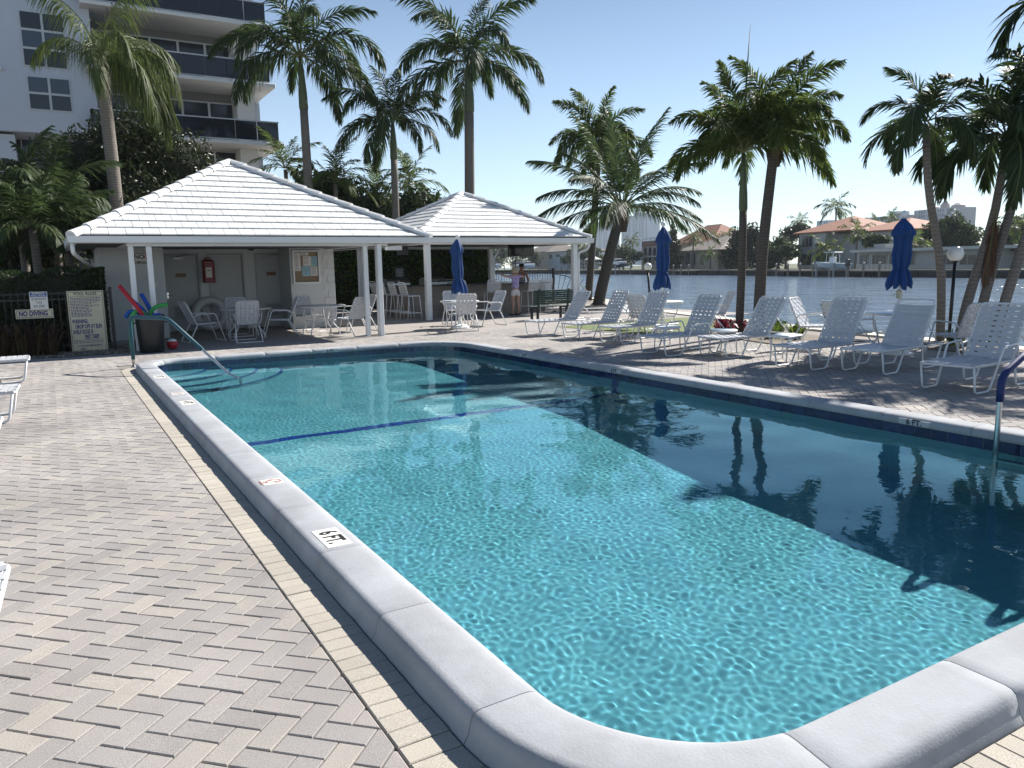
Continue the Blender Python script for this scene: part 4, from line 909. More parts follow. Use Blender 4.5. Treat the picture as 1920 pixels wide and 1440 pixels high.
def ptype(key, mat, L, ll, lw, nl, plume, hang, es, droops, sweep=.65, bare=.12):
    TYPES[key] = [(e, frond_mesh(L, e, dr, nl, ll, lw, plume, hang, mat, sum(map(ord, key)) % 97+i*7+1, sweep, bare)) for i, (e, dr) in enumerate(zip(es, droops))]
random.seed(11)
ptype('royal', lf_dark, 3.7, .86, .027, 74, 34, .5, (84,70,58,46,34,20,6,-8), (60,92,108,115,118,110,95,75))
ptype('queen', lf_olive, 3.2, .85, .014, 80, 28, 1.5, (82,68,55,42,28,12,-4), (85,112,125,130,130,112,80))
ptype('coco', lf_dark, 3.9, .95, .026, 50, 7, .55, (86,74,62,50,38,24,10,-4), (18,30,42,52,62,64,56,46), sweep=.75, bare=.16)
ptype('fox', lf_mid, 2.1, .46, .017, 105, 62, .35, (84,68,54,40,26,14), (50,80,95,100,98,90), sweep=.55, bare=.10)
ptype('adon', lf_dark, 1.8, .56, .022, 56, 24, .35, (82,66,52,38,24,8), (65,100,125,135,130,110), sweep=.7)
ptype('low', lf_mid, 1.8, .5, .02, 30, 15, .4, (80,62,46,30,14,0), (50,70,85,90,85,70))
ptype('dim', lf_dark, 1.8, .55, .022, 40, 15, .5, (80,62,46,30,14,0), (50,70,85,90,85,70))  # shade put into the leaf colour: darker fronds for the low far-left palms
ptype('far', lf_mid, 2.6, .85, .05, 16, 25, .5, (80,60,42,25,8,-8), (60,85,95,95,90,70))
def palm(label, kind, base, top, r0, r1, n=16, size=1., lean=(), shaft=0., bark=None, husk=0., seed=0, cat='palm tree', name='palm_tree', group='palm trees', spear=0., emin=-20, emax=90, az0=None, azs=None, segs=10, bulge=.0, skew=None):
    rg = random.Random(seed); b, t = Vector(base), Vector(top); root = thing(name, label, cat, tuple(b), 0, group); d = t-b
    mid = [Vector(p)-b for p in lean]; ctrl = [Vector((0,0,0))]+mid+[d]; P_ = []
    for i in range(segs+1):
        s = i/segs
        if mid:                                        # quadratic / piecewise smooth trunk line
            k = len(ctrl)-1; f = s*k; j = min(int(f), k-1); a0 = ctrl[max(j-1,0)]; a1 = ctrl[j]; a2 = ctrl[j+1]; a3 = ctrl[min(j+2,k)]; u = f-j
            P_.append(.5*((2*a1)+(a2-a0)*u+(2*a0-5*a1+4*a2-a3)*u*u+(3*a1-a0-3*a2+a3)*u**3))
        else: P_.append(d*s+Vector((.04*math.sin(3*s),0,0)))
    H = d.length; cut = max(1, round(segs*(1-shaft/H))) if shaft else segs
    rr = [r0+(r1-r0)*i/segs+bulge*math.exp(-((i/segs-.0)/.06)**2)+ (r0*.0 if i else 0) for i in range(segs+1)]
    MB().tube(P_[:cut+1], rr[:cut+1], 14).build('trunk', bark or bark_grey, root, True)
    if shaft: MB().tube([P_[cut]-Vector((0,0,.03))]+[P_[cut].lerp(d, q) for q in (.03,.3,.65,1.)], [rr[cut]*1.0,rr[cut]*1.14,rr[cut]*1.08,rr[cut]*.8,rr[cut]*.42], 14).build('crownshaft', shaft_m, root, True)
    if husk:
        hk = MB()
        for k in range(26):
            a = rg.uniform(0,2*PI); z = rg.uniform(-husk,.05); p = d+Vector((math.cos(a)*r1*.8,math.sin(a)*r1*.8,z)); o = Vector((math.cos(a),math.sin(a),0))
            sd_ = Vector((-math.sin(a),math.cos(a),0)); hk.add([p-sd_*.07,p+sd_*.07,p+o*.10+sd_*.05+Vector((0,0,.28)),p+o*.10-sd_*.05+Vector((0,0,.28)),p-sd_*.07+o*.03,p+sd_*.07+o*.03],[(0,1,2,3),(4,3,2,5)])
        hk.tube([d+Vector((0,0,-husk)),d+Vector((0,0,-husk*.5)),d+Vector((0,0,.1))],[r1*1.05,r1*1.5,r1*.3],12); hk.build('husk', husk_m, root)
    vs_ = TYPES[kind]; es = [v[0] for v in vs_]
    for k in range(n):
        f = (k+.5)/n; e_t = emax-(emax-emin)*f**.9; c = min(range(len(es)), key=lambda q: abs(es[q]-e_t-rg.uniform(-7,7))); az = rg.uniform(-.3,.3)+k*2.39996+seed
        if az0 is not None and rg.random() < .55: az = az0+rg.uniform(-1,1)*azs
        o = link('frond', vs_[c][1], root); o.location = d+Vector((math.cos(az),math.sin(az),0))*r1*.4+Vector((0,0,.06*size)); sc = size*rg.uniform(.86,1.1); o.scale = (sc,sc,sc); o.rotation_euler = (rg.uniform(-.15,.15), rad(es[c]-e_t)*.5, az)
    if spear: MB().tube([d,d+Vector((.03,0,spear*.6)),d+Vector((.1,0,spear))],[.03,.02,.004],6).build('spear_leaf', stem_m, root, True)
    return root
def pp(px, py, ax, v): return PA(px, py, ax, v)
a = pp(206,330,1,27); palm('queen palm with olive drooping fronds rising behind the pool house', 'queen', (a[0]+.12,27,0), pp(188,118,1,27), .205,.175, 19, .98, seed=3, husk=.75, emin=-25, az0=-.15, azs=1.1)
a = pp(576,340,1,33); palm('tall royal palm beside the apartment balconies', 'royal', (a[0],33,0), pp(563,108,1,33), .225,.15, 17, 1.12, shaft=2.1, seed=5, emin=-8)
a = pp(738,400,1,33); palm('shorter royal palm standing between the two pavilion roofs', 'royal', (a[0],33,0), pp(736,228,1,33), .19,.14, 15, .88, shaft=1.7, seed=8, emin=-12)
a = pp(875,360,1,33); palm('tallest royal palm with long arching fronds behind the bar pavilion', 'royal', (a[0],33,0), pp(878,118,1,33), .26,.21, 18, 1.22, shaft=2.2, seed=13, emin=-12)
palm('slender queen palm beside the bar pavilion downpipe', 'fox', (21.3,29.0,0), pp(1122,272,1,29), .175,.14, 21, 1.35, husk=.7, bark=bark_dark, seed=21)
palm('leaning coconut palm with spreading fronds at the canal fence', 'coco', (18.75,24.8,0), pp(1166,392,1,24.8), .25,.185, 27, .98, lean=((18.85,24.8,.55),(19.38,24.8,2.3)), husk=.9, bark=bark_dark, seed=33, emin=-2, bulge=.12)
palm('straight palm of the pair behind the loungers with a tall spear leaf', 'fox', (12.9,12.0,0), pp(1394,288,1,12.0), .092,.078, 15, .97, shaft=1.2, bark=bark_dark, seed=41, spear=2.6, emin=12)
palm('thicker palm of the pair behind the loungers with husked neck', 'fox', (13.05,11.6,0), pp(1454,258,1,11.6), .128,.098, 15, .95, husk=.6, bark=bark_dark, seed=44, lean=((13.12,11.6,1.9),), emin=10)
palm('thin leaning palm beside the canal side umbrella', 'adon', (14.75,8.6,0), pp(1737,232,1,8.6), .082,.06, 12, .84, lean=((14.62,8.6,1.4),(14.05,8.6,2.9)), shaft=.55, seed=52)
pI = palm('right leaning palm with a dead brown frond hanging on its trunk', 'adon', (14.95,8.35,0), pp(1888,262,1,8.35), .10,.07, 13, 1.08, lean=((15.2,8.35,.9),(15.85,8.35,2.4)), shaft=.5, seed=57)
palm('outer leaning palm rising out past the others by the canal', 'adon', (15.1,8.15,0), (16.9,8.15,4.45), .095,.07, 12, 1.12, lean=((15.45,8.15,1.1),(16.1,8.15,2.6)), shaft=.5, seed=61)
palm('tallest canal side palm leaning far out past the others', 'adon', (15.0,7.75,0), (17.6,7.5,6.3), .10,.07, 11, 1.3, lean=((15.4,7.7,1.2),(16.4,7.6,3.6)), shaft=.6, seed=66)
df = link('dead_frond', frond_mesh(1.5, -62, 20, 34, .5, .02, 25, 1.3, lf_dry, 5, .9), pI); df.location = Vector(PA(1868,395,1,8.3))-Vector(pI.location); df.rotation_euler = (0,0,rad(200))
for px, py, y, sz, lb in ((535,318,36,1.1,'small palm crown showing between the apartment block and the pool house roof'),(628,345,34,1.25,'small leafy palm behind the pool house roof ridge'),(705,365,36,1.1,'small palm behind the hip of the pool house roof'),(770,345,37,1.2,'small palm behind the gap between the roofs')):
    c = PA(px,py,1,y); palm(lb, 'low', (c[0],y,0), c, .12,.09, 14, sz, seed=int(px), emin=-5)
for px, py, y, sz, lb in ((30,368,24.5,1.2,'dark palm over the hedge at the far left'),(95,378,25.5,1.15,'dark palm clump beside the queen palm trunk'),(60,430,22.5,1.0,'low dark palm just behind the clipped hedge'),(120,420,23.5,.9,'low dark palm beside the pool house gutter')):
    c = PA(px,py,1,y); palm(lb, 'dim', (c[0],y,0), c, .12,.09, 18, sz, seed=int(px)+2, emin=-15)

# ---------------------------------------------------------------- leafy masses
def leaves(mb, pts, size, rg, flat=.0):
    """one folded leaf at each point"""
    n = len(pts); a = rg.normal(size=(n,3)); a[:,2] = a[:,2]*(1-flat)+.25; a /= np.linalg.norm(a,axis=1)[:,None]; b = rg.normal(size=(n,3)); b -= a*(a*b).sum(1)[:,None]; b /= np.linalg.norm(b,axis=1)[:,None]
    s = size*rg.uniform(.6,1.3,(n,1)); c = np.cross(a,b); k = len(mb.v)
    V = np.stack([pts-b*s, pts+c*s*.45-a*s*.12, pts+b*s, pts-c*s*.45-a*s*.12],1).reshape(-1,3); mb.v += V.tolist(); i = np.arange(n)*4+k
    mb.f += np.stack([i,i+1,i+2],1).tolist()+np.stack([i,i+2,i+3],1).tolist()
leaf_hedge = leaf_mat('hedge_leaf', (.016,.030,.010), (.045,.070,.022), .4, .25); leaf_gloss = leaf_mat('glossy_leaf', (.03,.06,.014), (.10,.15,.03), .35, .45); leaf_tree = leaf_mat('tree_leaf', (.016,.026,.010), (.045,.058,.022), .4, .25); leaf_far = leaf_mat('far_leaf', (.035,.060,.025), (.075,.105,.040), .5, .25); leaf_lime = leaf_mat('bright_leaf', (.07,.12,.02), (.16,.21,.04), .35, .3); leaf_red = leaf_mat('red_leaf', (.14,.012,.025), (.26,.03,.05), .4, .3)
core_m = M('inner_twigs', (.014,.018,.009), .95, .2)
def hedge(name, label, x0, x1, y0, y1, z0, z1, n, size, mat, seed, cat='hedge'):
    rg = np.random.default_rng(seed); t = thing(name, label, cat, ((x0+x1)/2,(y0+y1)/2,0)); ox, oy = (x0+x1)/2, (y0+y1)/2
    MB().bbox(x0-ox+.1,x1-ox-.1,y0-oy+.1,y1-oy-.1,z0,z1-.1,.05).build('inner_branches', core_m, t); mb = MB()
    p = rg.uniform(0,1,(n,3)); f = rg.integers(0,4,n); dp = rg.exponential(.05,n); P_ = np.stack([x0+(x1-x0)*p[:,0], y0+(y1-y0)*p[:,1], z0+(z1-z0)*p[:,2]],1)
    P_[f==0,1] = y0+dp[f==0]; P_[f==1,2] = z1-dp[f==1]; P_[f==2,0] = x1-dp[f==2]; P_[f==3,1] = y0+dp[f==3]*2
    P_ += .05*np.stack([np.sin(P_[:,1]*5),np.sin(P_[:,0]*4.1+seed)+np.sin(P_[:,2]*6),np.sin(P_[:,0]*3.3)+np.sin(P_[:,0]*7.7)],1); P_ -= np.array([ox,oy,0])
    leaves(mb, P_, size, rg); mb.build('foliage', mat, t); return t
hedge('clipped_hedge', 'dark clipped hedge behind the black pool fence', -9, .98, 18.35, 19.6, 0, 1.68, 16000, .045, leaf_hedge, 1)
hedge('tall_hedge', 'tall glossy hedge behind the bar and its grills', 6.9, 16.45, 29.2, 30.6, 0, 2.95, 16000, .085, leaf_gloss, 2)
def blob_tree(name, label, base, blobs, n, size, mat, seed, trunk=.15, cat='tree', group=None, inner=True):
    """trunk with limbs to each leaf clump; clumps are uneven shells of leaves with gaps between them"""
    rg = np.random.default_rng(seed); t = thing(name, label, cat, base, 0, group); B = Vector(base); tk = MB(); mb = MB(); co = MB(); tot = sum(b[3]*b[4]*b[5] for b in blobs)**1
    c0 = Vector((sum(b[0] for b in blobs)/len(blobs), sum(b[1] for b in blobs)/len(blobs), min(b[2] for b in blobs)))-B; fork = Vector((c0.x*.3,c0.y*.3,max(.3,c0.z*.55)))
    tk.tube([(0,0,0),tuple(fork*.5),tuple(fork)],[trunk,trunk*.8,trunk*.65],8)
    for (x,y,z,rx,ry,rz) in blobs:
        c = Vector((x,y,z))-B; tk.tube([tuple(fork),tuple(fork.lerp(c,.6)+Vector((0,0,.1))),tuple(c)],[trunk*.5,trunk*.3,trunk*.1],6)
        k = max(40, int(n*(rx*ry*rz/tot))); v = rg.normal(size=(k,3)); v /= np.linalg.norm(v,axis=1)[:,None]; lump = 1+.16*np.sin(v[:,0]*5+x)+.16*np.sin(v[:,1]*6+y)+.13*np.sin(v[:,2]*7+z+v[:,0]*4); r = lump*(rg.uniform(.25,1,k)**.35)
        leaves(mb, v*r[:,None]*np.array([rx,ry,rz])+np.array(c), size, rg)
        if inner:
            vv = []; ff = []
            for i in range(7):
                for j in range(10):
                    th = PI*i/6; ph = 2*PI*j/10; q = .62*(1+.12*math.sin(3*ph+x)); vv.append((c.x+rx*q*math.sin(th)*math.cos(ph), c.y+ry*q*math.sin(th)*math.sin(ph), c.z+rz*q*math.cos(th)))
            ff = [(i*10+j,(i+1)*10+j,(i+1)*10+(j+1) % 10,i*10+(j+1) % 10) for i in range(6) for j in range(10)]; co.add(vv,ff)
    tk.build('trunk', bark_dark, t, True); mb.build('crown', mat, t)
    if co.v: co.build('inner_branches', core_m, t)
    return t
def at(px, py, y): return PA(px, py, 1, y)
bl = []
for px, py, r in ((175,300,1.3),(240,285,1.5),(230,250,.9),(310,310,1.5),(355,335,1.2),(160,360,1.2),(260,370,1.7),(330,390,1.5),(200,410,1.4),(300,270,.8)):
    c = at(px,py,29+random.uniform(-.8,.8)); bl.append((*c,r,r*.9,r*.85))
blob_tree('broadleaf_tree', 'large dark rounded tree between the queen palm and the apartment block', (at(250,400,29)[0],29,0), bl, 26000, .075, leaf_tree, 5, .22)
bl = [(*at(px,py,26.5),r,r,r*.9) for px,py,r in ((20,455,1.1),(70,450,1.1),(110,470,.9),(-40,430,1.4),(60,500,1.1),(0,400,1.2),(115,410,1.0),(60,385,1.0),(140,440,.9))]
blob_tree('glossy_shrub', 'glossy dark shrub behind the clipped hedge beside the pool house', (at(40,500,26.5)[0],26.5,0), bl, 11000, .09, leaf_tree, 6, .1, 'shrub')
bl = [(*at(px,py,35),r,r,r*.9) for px,py,r in ((600,362,1.2),(650,372,1.1),(710,395,1.1),(790,388,1.2),(770,402,1.1),(835,398,.8))]
blob_tree('leafy_shrubs', 'green shrub tops behind the gap between the two roofs', (at(720,400,35)[0],35,0), bl, 6000, .13, leaf_far, 8, .12, 'shrub')
bl = [(at(px,505,31.5)[0],31.5,z,1.2,1.0,1.2) for px,z in ((660,1.3),(740,1.8),(820,1.5),(880,1.7))]
# small plants by the fence and in the beds
def tuft(label, x, y, n, h, spread, mat, seed, w=.02, group='low planting'):
    rg = random.Random(seed); t = thing('bedding_plant', label, 'plant', (x,y,0), 0, group); mb = MB()
    for k in range(n):
        a = rg.uniform(0,2*PI); r = rg.uniform(0,spread*.35); o = Vector((math.cos(a)*r,math.sin(a)*r,0)); d = Vector((math.cos(a),math.sin(a),0)); hh = h*rg.uniform(.55,1.1); sp = spread*rg.uniform(.3,1)
        sd_ = Vector((-d.y,d.x,0))*w; p = [o, o+d*sp*.35+Vector((0,0,hh*.65)), o+d*sp*.75+Vector((0,0,hh)), o+d*sp+Vector((0,0,hh*.85))]
        mb.add([p[0]-sd_*.5,p[0]+sd_*.5,p[1]-sd_,p[1]+sd_,p[2]-sd_*.7,p[2]+sd_*.7,p[3]],[(0,1,3,2),(2,3,5,4),(4,5,6)])
    mb.build('leaves', mat, t); return t
for i, (px, py) in enumerate(((10,668),(40,664),(70,655),(95,662),(25,640),(60,632))):
    c = P(px,py); tuft(('spiky dark red and green plant in front of the fence, clump by the left deck','spiky dark plant below the no diving board','spiky dark plant against the fence under the hours sign','spiky dark plant beside the pool rules board','tall spiky dark plant at the fence near the left edge','tall spiky dark plant rising against the pool hours sign')[i], c[0], min(17.75,c[1]), 46, .62, .42, leaf_mat('spiky%d' % i, (.035,.014,.014), (.075,.06,.03), .5, .2), 70+i, .022)
for i, (x, y) in enumerate(((12.55,12.15),(12.8,12.4),(12.35,11.9),(13.0,12.05))): tuft(('red leaved plant touching the straight palm trunk','red leaved plant behind the straight palm trunk','red leaved plant nearest the round side table','red leaved plant between the two palm trunks')[i], x, y, 60, .34, .26, leaf_red, 90+i, .03, 'red bedding plants')
for i, (x, y) in enumerate(((13.3,11.3),(13.45,10.9),(13.15,10.7),(13.7,11.6),(13.0,11.1))): tuft(('yellow green plant touching the thicker palm trunk','yellow green plant in the bed middle','yellow green plant at the deck edge of the bed','yellow green plant at the canal edge of the bed','yellow green plant under the straight palm')[i], x, y, 50, .30, .28, leaf_lime, 100+i, .022, 'yellow green bedding plants')
for i, (x, y) in enumerate(((14.1,8.0),(14.3,8.9),(13.9,7.3))): tuft(('dry grass tuft at the foot of the leaning palms','dry grass tuft beside the globe lamp post','dry grass tuft at the near end of the palm bed')[i], x, y, 50, .3, .25, lf_olive, 110+i, .01, 'dry grass tufts')
# ---------------------------------------------------------------- fences, signs, gravel
iron = M('fence_black', (.010,.011,.012), .45, .1)
def fence(label, pts, h, step, group=None):
    t = thing('picket_fence', label, 'fence', (*pts[0],0), 0, group); o = Vector((*pts[0],0)); pick = MB().box(-.009,.009,-.009,.009,.06,h+.06).mesh('picket', iron)
    for a, b in zip(pts[:-1], pts[1:]):
        a3, b3 = Vector((*a,0))-o, Vector((*b,0))-o; L = (b3-a3).length; d = (b3-a3)/L; n = int(L/step)
        for z in (.14, h-.12, h): MB().slab([a3+Vector((0,0,z)),b3+Vector((0,0,z)),b3+Vector((0,0,z+.03)),a3+Vector((0,0,z+.03))],(d.y*.025,-d.x*.025,0)).build('rail', iron, t)
        for k in range(n+1): q = link('picket', pick, t); q.location = a3+d*(L*k/max(1,n))
        for q in (a3,b3): MB().box(-.03,.03,-.03,.03,0,h+.12).build('post', iron, t).location = q
    return t
fence('black picket fence in front of the clipped hedge', [(-8.0,18.1),(1.05,18.1)], 1.2, .115)
fence('black picket fence along the canal behind the bar', [(16.6,30.2),(19.35,29.0)], 1.38, .115)
fn = thing('bent_fence_end', 'black fence end fanning out over the water beside the coconut palm', 'fence', (19.35,28.95,0))
for k in range(11):
    a = rad(4+k*7); l = 1.5-.03*k; MB().box(-.009,.009,-.009,.009,0,l).build('picket', iron, fn).rotation_euler = (0,a*.9,-.4); fn.children[-1].location = (.07*k,-.10*k,.12-.05*k)
MB().tube([(0,0,1.25),(.55,-.35,1.1),(1.0,-.7,.75),(1.25,-1.05,.3)],.016,6).build('rail', iron, fn); MB().tube([(0,0,.4),(.3,-.35,.3),(.6,-.8,0)],.016,6).build('rail', iron, fn); MB().box(-.03,.03,-.03,.03,-.0,1.45).build('post', iron, fn)
gv = MB(); rg = np.random.default_rng(4)
for k in range(2600):
    x, y = rg.uniform(-3.6,1.25), rg.uniform(17.22,18.3); s = rg.uniform(.015,.04); q = rg.normal(0,.35,(6,3)); b6 = np.array([(1,0,0),(-1,0,0),(0,1,0),(0,-1,0),(0,0,.7),(0,0,-.7)])+q*.4
    gv.add((b6*s+[x,y,.012]).tolist(), [(0,2,4),(2,1,4),(1,3,4),(3,0,4)])
tag(gv.build('gravel', M('pebble', (.20,.17,.14), .85, .2, 20, rnd=.5)), 'brown pebbles along the foot of the pool fence', 'gravel', kind='stuff')
yel = M('sign_cream', (.62,.58,.42), .5, .08, 8); ind = M('sign_indigo', (.035,.025,.17), .5, .06); FY = 18.03
def board(name, label, px0, py0, px1, py1, mat, frame=True, y=FY):
    c0 = PA(px0,py0,1,y); c1 = PA(px1,py1,1,y); t = thing(name, label, 'sign', ((c0[0]+c1[0])/2,y,(c0[2]+c1[2])/2)); w2, h2 = abs(c1[0]-c0[0])/2, abs(c0[2]-c1[2])/2
    MB().bbox(-w2,w2,-.012,0,-h2,h2,.003).build('panel', mat, t)
    if frame:
        f = MB()
        for q in ((-w2+.02,-w2+.028,-h2+.02,h2-.02),(w2-.028,w2-.02,-h2+.02,h2-.02),(-w2+.028,w2-.028,h2-.028,h2-.02),(-w2+.028,w2-.028,-h2+.02,-h2+.028)): f.box(q[0],q[1],-.0135,-.0122,q[2],q[3])
        f.build('border', BLACK, t)
    return t, w2, h2
def ln(t, s, size, x, z, m=ind, bold=.02, sq=.8, al='CENTER'): text('lettering', s, size, m, (x,-.0125,z), (1,0,0), (0,0,1), t, bold=bold, lift=.0012, squeeze=sq, align=al)
t, w2, h2 = board('pool_rules_sign', 'tall cream POOL RULES board with blue warning lettering on the fence', 124,546,203.5,657,yel)
hz = 2*h2; zf = lambda f: h2-hz*f
ln(t,'POOL RULES',.085,0,zf(.052),BLACK,.02,.85); MB().box(-w2+.03,w2-.03,-.0135,-.0122,zf(.095),zf(.09)).build('rule_line', BLACK, t)
pl_ = MB(); rg2 = random.Random(5); row = 0
for k in range(13):                                  # small print that the photograph does not let one read: lines of tiny marks
    z = zf(.118+k*.0245); x = -w2+.05; end = (w2-.06)*(1 if k < 3 else (.1+.9*rg2.random()))
    while x < end:
        wd = rg2.uniform(.015,.05); pl_.box(x,min(x+wd,end),-.0134,-.0122,z-.008,z+.008); x += wd+.012
pl_.build('small_print', ind, t)
for s_, f_, al, xx in (('WARNING:',.50,'LEFT',-w2+.05),('DROP OFF AT SUN',.585,'CENTER',.01),('SHELF EDGE IS',.67,'LEFT',-w2+.05),('FEET DEEP.',.755,'CENTER',.06)): ln(t, s_, .112, xx, zf(f_), ind, .04, .50, al)
pl_ = MB(); x = -w2+.05
for z in (zf(.825), zf(.85)):
    x = -w2+.05
    while x < w2*.8: wd = rg2.uniform(.015,.05); pl_.box(x,x+wd,-.0134,-.0122,z-.006,z+.006); x += wd+.012
pl_.box(-w2+.05,w2-.05,-.0134,-.0122,zf(.805),zf(.80)); pl_.build('small_print', ind, t)
ln(t,'10. POOL MAXIMUM DEPTH.',.058,0,zf(.90),ind,.02,.62); ln(t,'FEET.',.062,-w2*.35,zf(.955),ind,.02,.8)
t, w2, h2 = board('no_diving_sign', 'long cream NO DIVING board half covered by plants on the fence', 28,581,101,595.5,yel); ln(t,'NO DIVING',.13,-.02,0,ind,.045,.72)
t, w2, h2 = board('pool_hours_sign', 'white and blue swimming pool hours sign on the fence', 54,547.5,91.5,579.5,SWHITE,False,FY-.02)
MB().bbox(-w2+.012,w2-.012,-.0135,-.0122,h2*.40,h2-.012,.0004).build('header', M('sign_blue',(.02,.07,.28),.5,.06), t); ln(t,'SWIMMING',.05,0,h2*.80,SWHITE,.02,.85); ln(t,'POOL HOURS',.05,0,h2*.54,SWHITE,.02,.78)
for s_, f_ in (('DAWN',.16),('TO',-.24),('DUSK',-.64)): ln(t, s_, .066, 0, h2*f_, M('sign_teal',(.03,.07,.10),.5,0), .01, 1.15)
# ---------------------------------------------------------------- apartment block
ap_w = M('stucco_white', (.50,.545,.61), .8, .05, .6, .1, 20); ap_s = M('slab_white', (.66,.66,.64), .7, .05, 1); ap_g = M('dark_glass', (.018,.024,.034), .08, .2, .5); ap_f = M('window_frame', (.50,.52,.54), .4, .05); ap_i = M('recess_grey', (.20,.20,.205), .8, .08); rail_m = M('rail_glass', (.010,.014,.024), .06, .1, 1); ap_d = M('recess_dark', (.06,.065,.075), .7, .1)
apt = thing('apartment_block', 'white apartment block with dark glazed balconies behind the pool house', 'building'); AY = 42.0
X = lambda px, py=200, y=AY: PA(px,py,1,y)[0]
Z = lambda py, px=300, y=AY: PA(px,py,1,y)[2]
zs = [Z(268,500)-.0, Z(157,490), Z(157,490)+2.85, Z(157,490)+5.7]
wx0, wx1 = -16., X(185,200)
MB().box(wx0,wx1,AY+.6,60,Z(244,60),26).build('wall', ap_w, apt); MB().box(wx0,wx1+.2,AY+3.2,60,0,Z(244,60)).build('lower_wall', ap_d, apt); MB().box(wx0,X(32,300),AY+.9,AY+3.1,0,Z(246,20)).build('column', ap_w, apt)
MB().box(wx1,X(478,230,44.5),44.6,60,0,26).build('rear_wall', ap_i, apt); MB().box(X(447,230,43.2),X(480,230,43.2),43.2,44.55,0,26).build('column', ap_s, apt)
MB().box(X(478,230,44.5),X(480,230,44.5)+.6,46,60,0,26).build('side_wall', ap_w, apt)
def window(x0, x1, z0, z1, y, nx, nz, nm='window'):
    w_ = MB().box(x0,x1,y-.02,y+.04,z0,z1).build(nm, ap_f, apt)
    for i in range(nx):
        for j in range(nz):
            a = x0+(x1-x0)*i/nx+.05; b = x0+(x1-x0)*(i+1)/nx-.05; c_ = z0+(z1-z0)*j/nz+.05; d_ = z0+(z1-z0)*(j+1)/nz-.05
            MB().quad((a,y-.03,c_),(b,y-.03,c_),(b,y-.03,d_),(a,y-.03,d_)).build('pane', ap_g if j % 2 == 0 else M('blind_glass',(.05,.07,.10),.1,.2,.5), w_)
wy = AY+.6
window(X(42,100,wy),X(125,100,wy),Z(127,80,wy),Z(24,80,wy),wy-.02,2,3); window(X(53,180,wy),X(134,180,wy),Z(208,90,wy),Z(145,90,wy),wy-.02,2,2); window(X(42,300,45),X(150,300,45),Z(325,90,45),Z(262,90,45),45.1,2,2)
for dz in (5.9,): window(X(42,100,wy),X(125,100,wy),Z(127,80,wy)+dz,Z(24,80,wy)+dz,wy-.02,2,3)
MB().box(-16,X(3,130,wy),wy-.12,wy,Z(133,5,wy),Z(126,5,wy)).build('wall_lamp', ap_s, apt)
ends = [X(522,268), X(505,160), X(497,60), X(497,60)]
for k, z in enumerate(zs):
    x1 = ends[k]; x0 = wx1-.4
    MB().bbox(x0,x1+.25,AY-.3,46,z-.18,z,.03).build('balcony_slab', ap_s, apt)
    rl = MB().box(x0,x1,AY-.16,AY-.10,z+1.0,z+1.06).box(x1-.03,x1+.03,AY-.16,45.5,z+1.0,z+1.06).box(x0,x1,AY-.15,AY-.11,z+.05,z+.09).build('balcony_rail', ap_f, apt)
    n = 8
    for i in range(n): MB().box(x0+(x1-x0)*i/n+.02,x0+(x1-x0)*(i+1)/n-.02,AY-.14,AY-.12,z+.09,z+1.0).build('glass_panel', rail_m, rl)
    MB().box(x1-.01,x1+.01,AY-.1,45.4,z+.09,z+1.0).build('glass_panel', rail_m, rl)
    gx0, gx1 = wx1+.1, X(440,200,44.5)
    sl_ = MB().box(gx0,gx1,44.5,44.58,z+.02,z+2.3).build('sliding_door', ap_f, apt)
    for i in range(5): MB().quad((gx0+(gx1-gx0)*i/5+.06,44.49,z+.1),(gx0+(gx1-gx0)*(i+1)/5-.06,44.49,z+.1),(gx0+(gx1-gx0)*(i+1)/5-.06,44.49,z+2.22),(gx0+(gx1-gx0)*i/5+.06,44.49,z+2.22)).build('pane', ap_g, sl_)
window(X(358,300,44.5),X(448,300,44.5),Z(345,400,44.5),Z(283,400,44.5),44.55,2,1)

# ---------------------------------------------------------------- far bank
SD = Vector((.2182,.9759,0)).normalized(); SN = Vector((SD.y,-SD.x,0)); C0 = 90.2; LZ = .12
SHR = math.atan2(-SD.y, -SD.x)                      # heading of a house's own x axis (left to right as seen from the pool)
def SH(px, py, d=0.):
    r = Vector(R_ @ np.array([px-960., py-720., 1446.])); k = (C0+d)/(r.x*SN.x+r.y*SN.y); return Vector((r.x*k, r.y*k, CAM_H+r.z*k))
def bank(s, d, z): return SD*s+SN*(C0+d)+Vector((0,0,z))
fb = MB(); A_, B_ = -160, 420
fb.add([bank(A_,0,LZ),bank(B_,0,LZ),bank(B_,700,LZ),bank(A_,700,LZ)],[(0,3,2,1)]); tag(fb.build('far_land', M('far_grass', (.075,.095,.035), .9, .3, .15, hue=(.10,.10,.055), hs=.05)), kind='structure')
sw_ = thing('far_seawall', 'dark stained seawall along the opposite canal bank', 'seawall', tuple(bank(60,0,0)), SHR)
MB().box(-370,220,-.35,.0,-2,LZ-.2).build('wall', M('seawall_dark', (.035,.035,.036), .9, .35, .5), sw_); MB().box(-370,220,-.5,.35,LZ-.2,LZ+.03).build('cap', M('seawall_cap_far', (.12,.115,.105), .9, .2, .4), sw_)
for k in range(70): MB().box(-150+k*4.2,-149.7+k*4.2,-.62,-.34,-2,LZ-.25).build('pile', MATS['seawall_dark'], sw_)
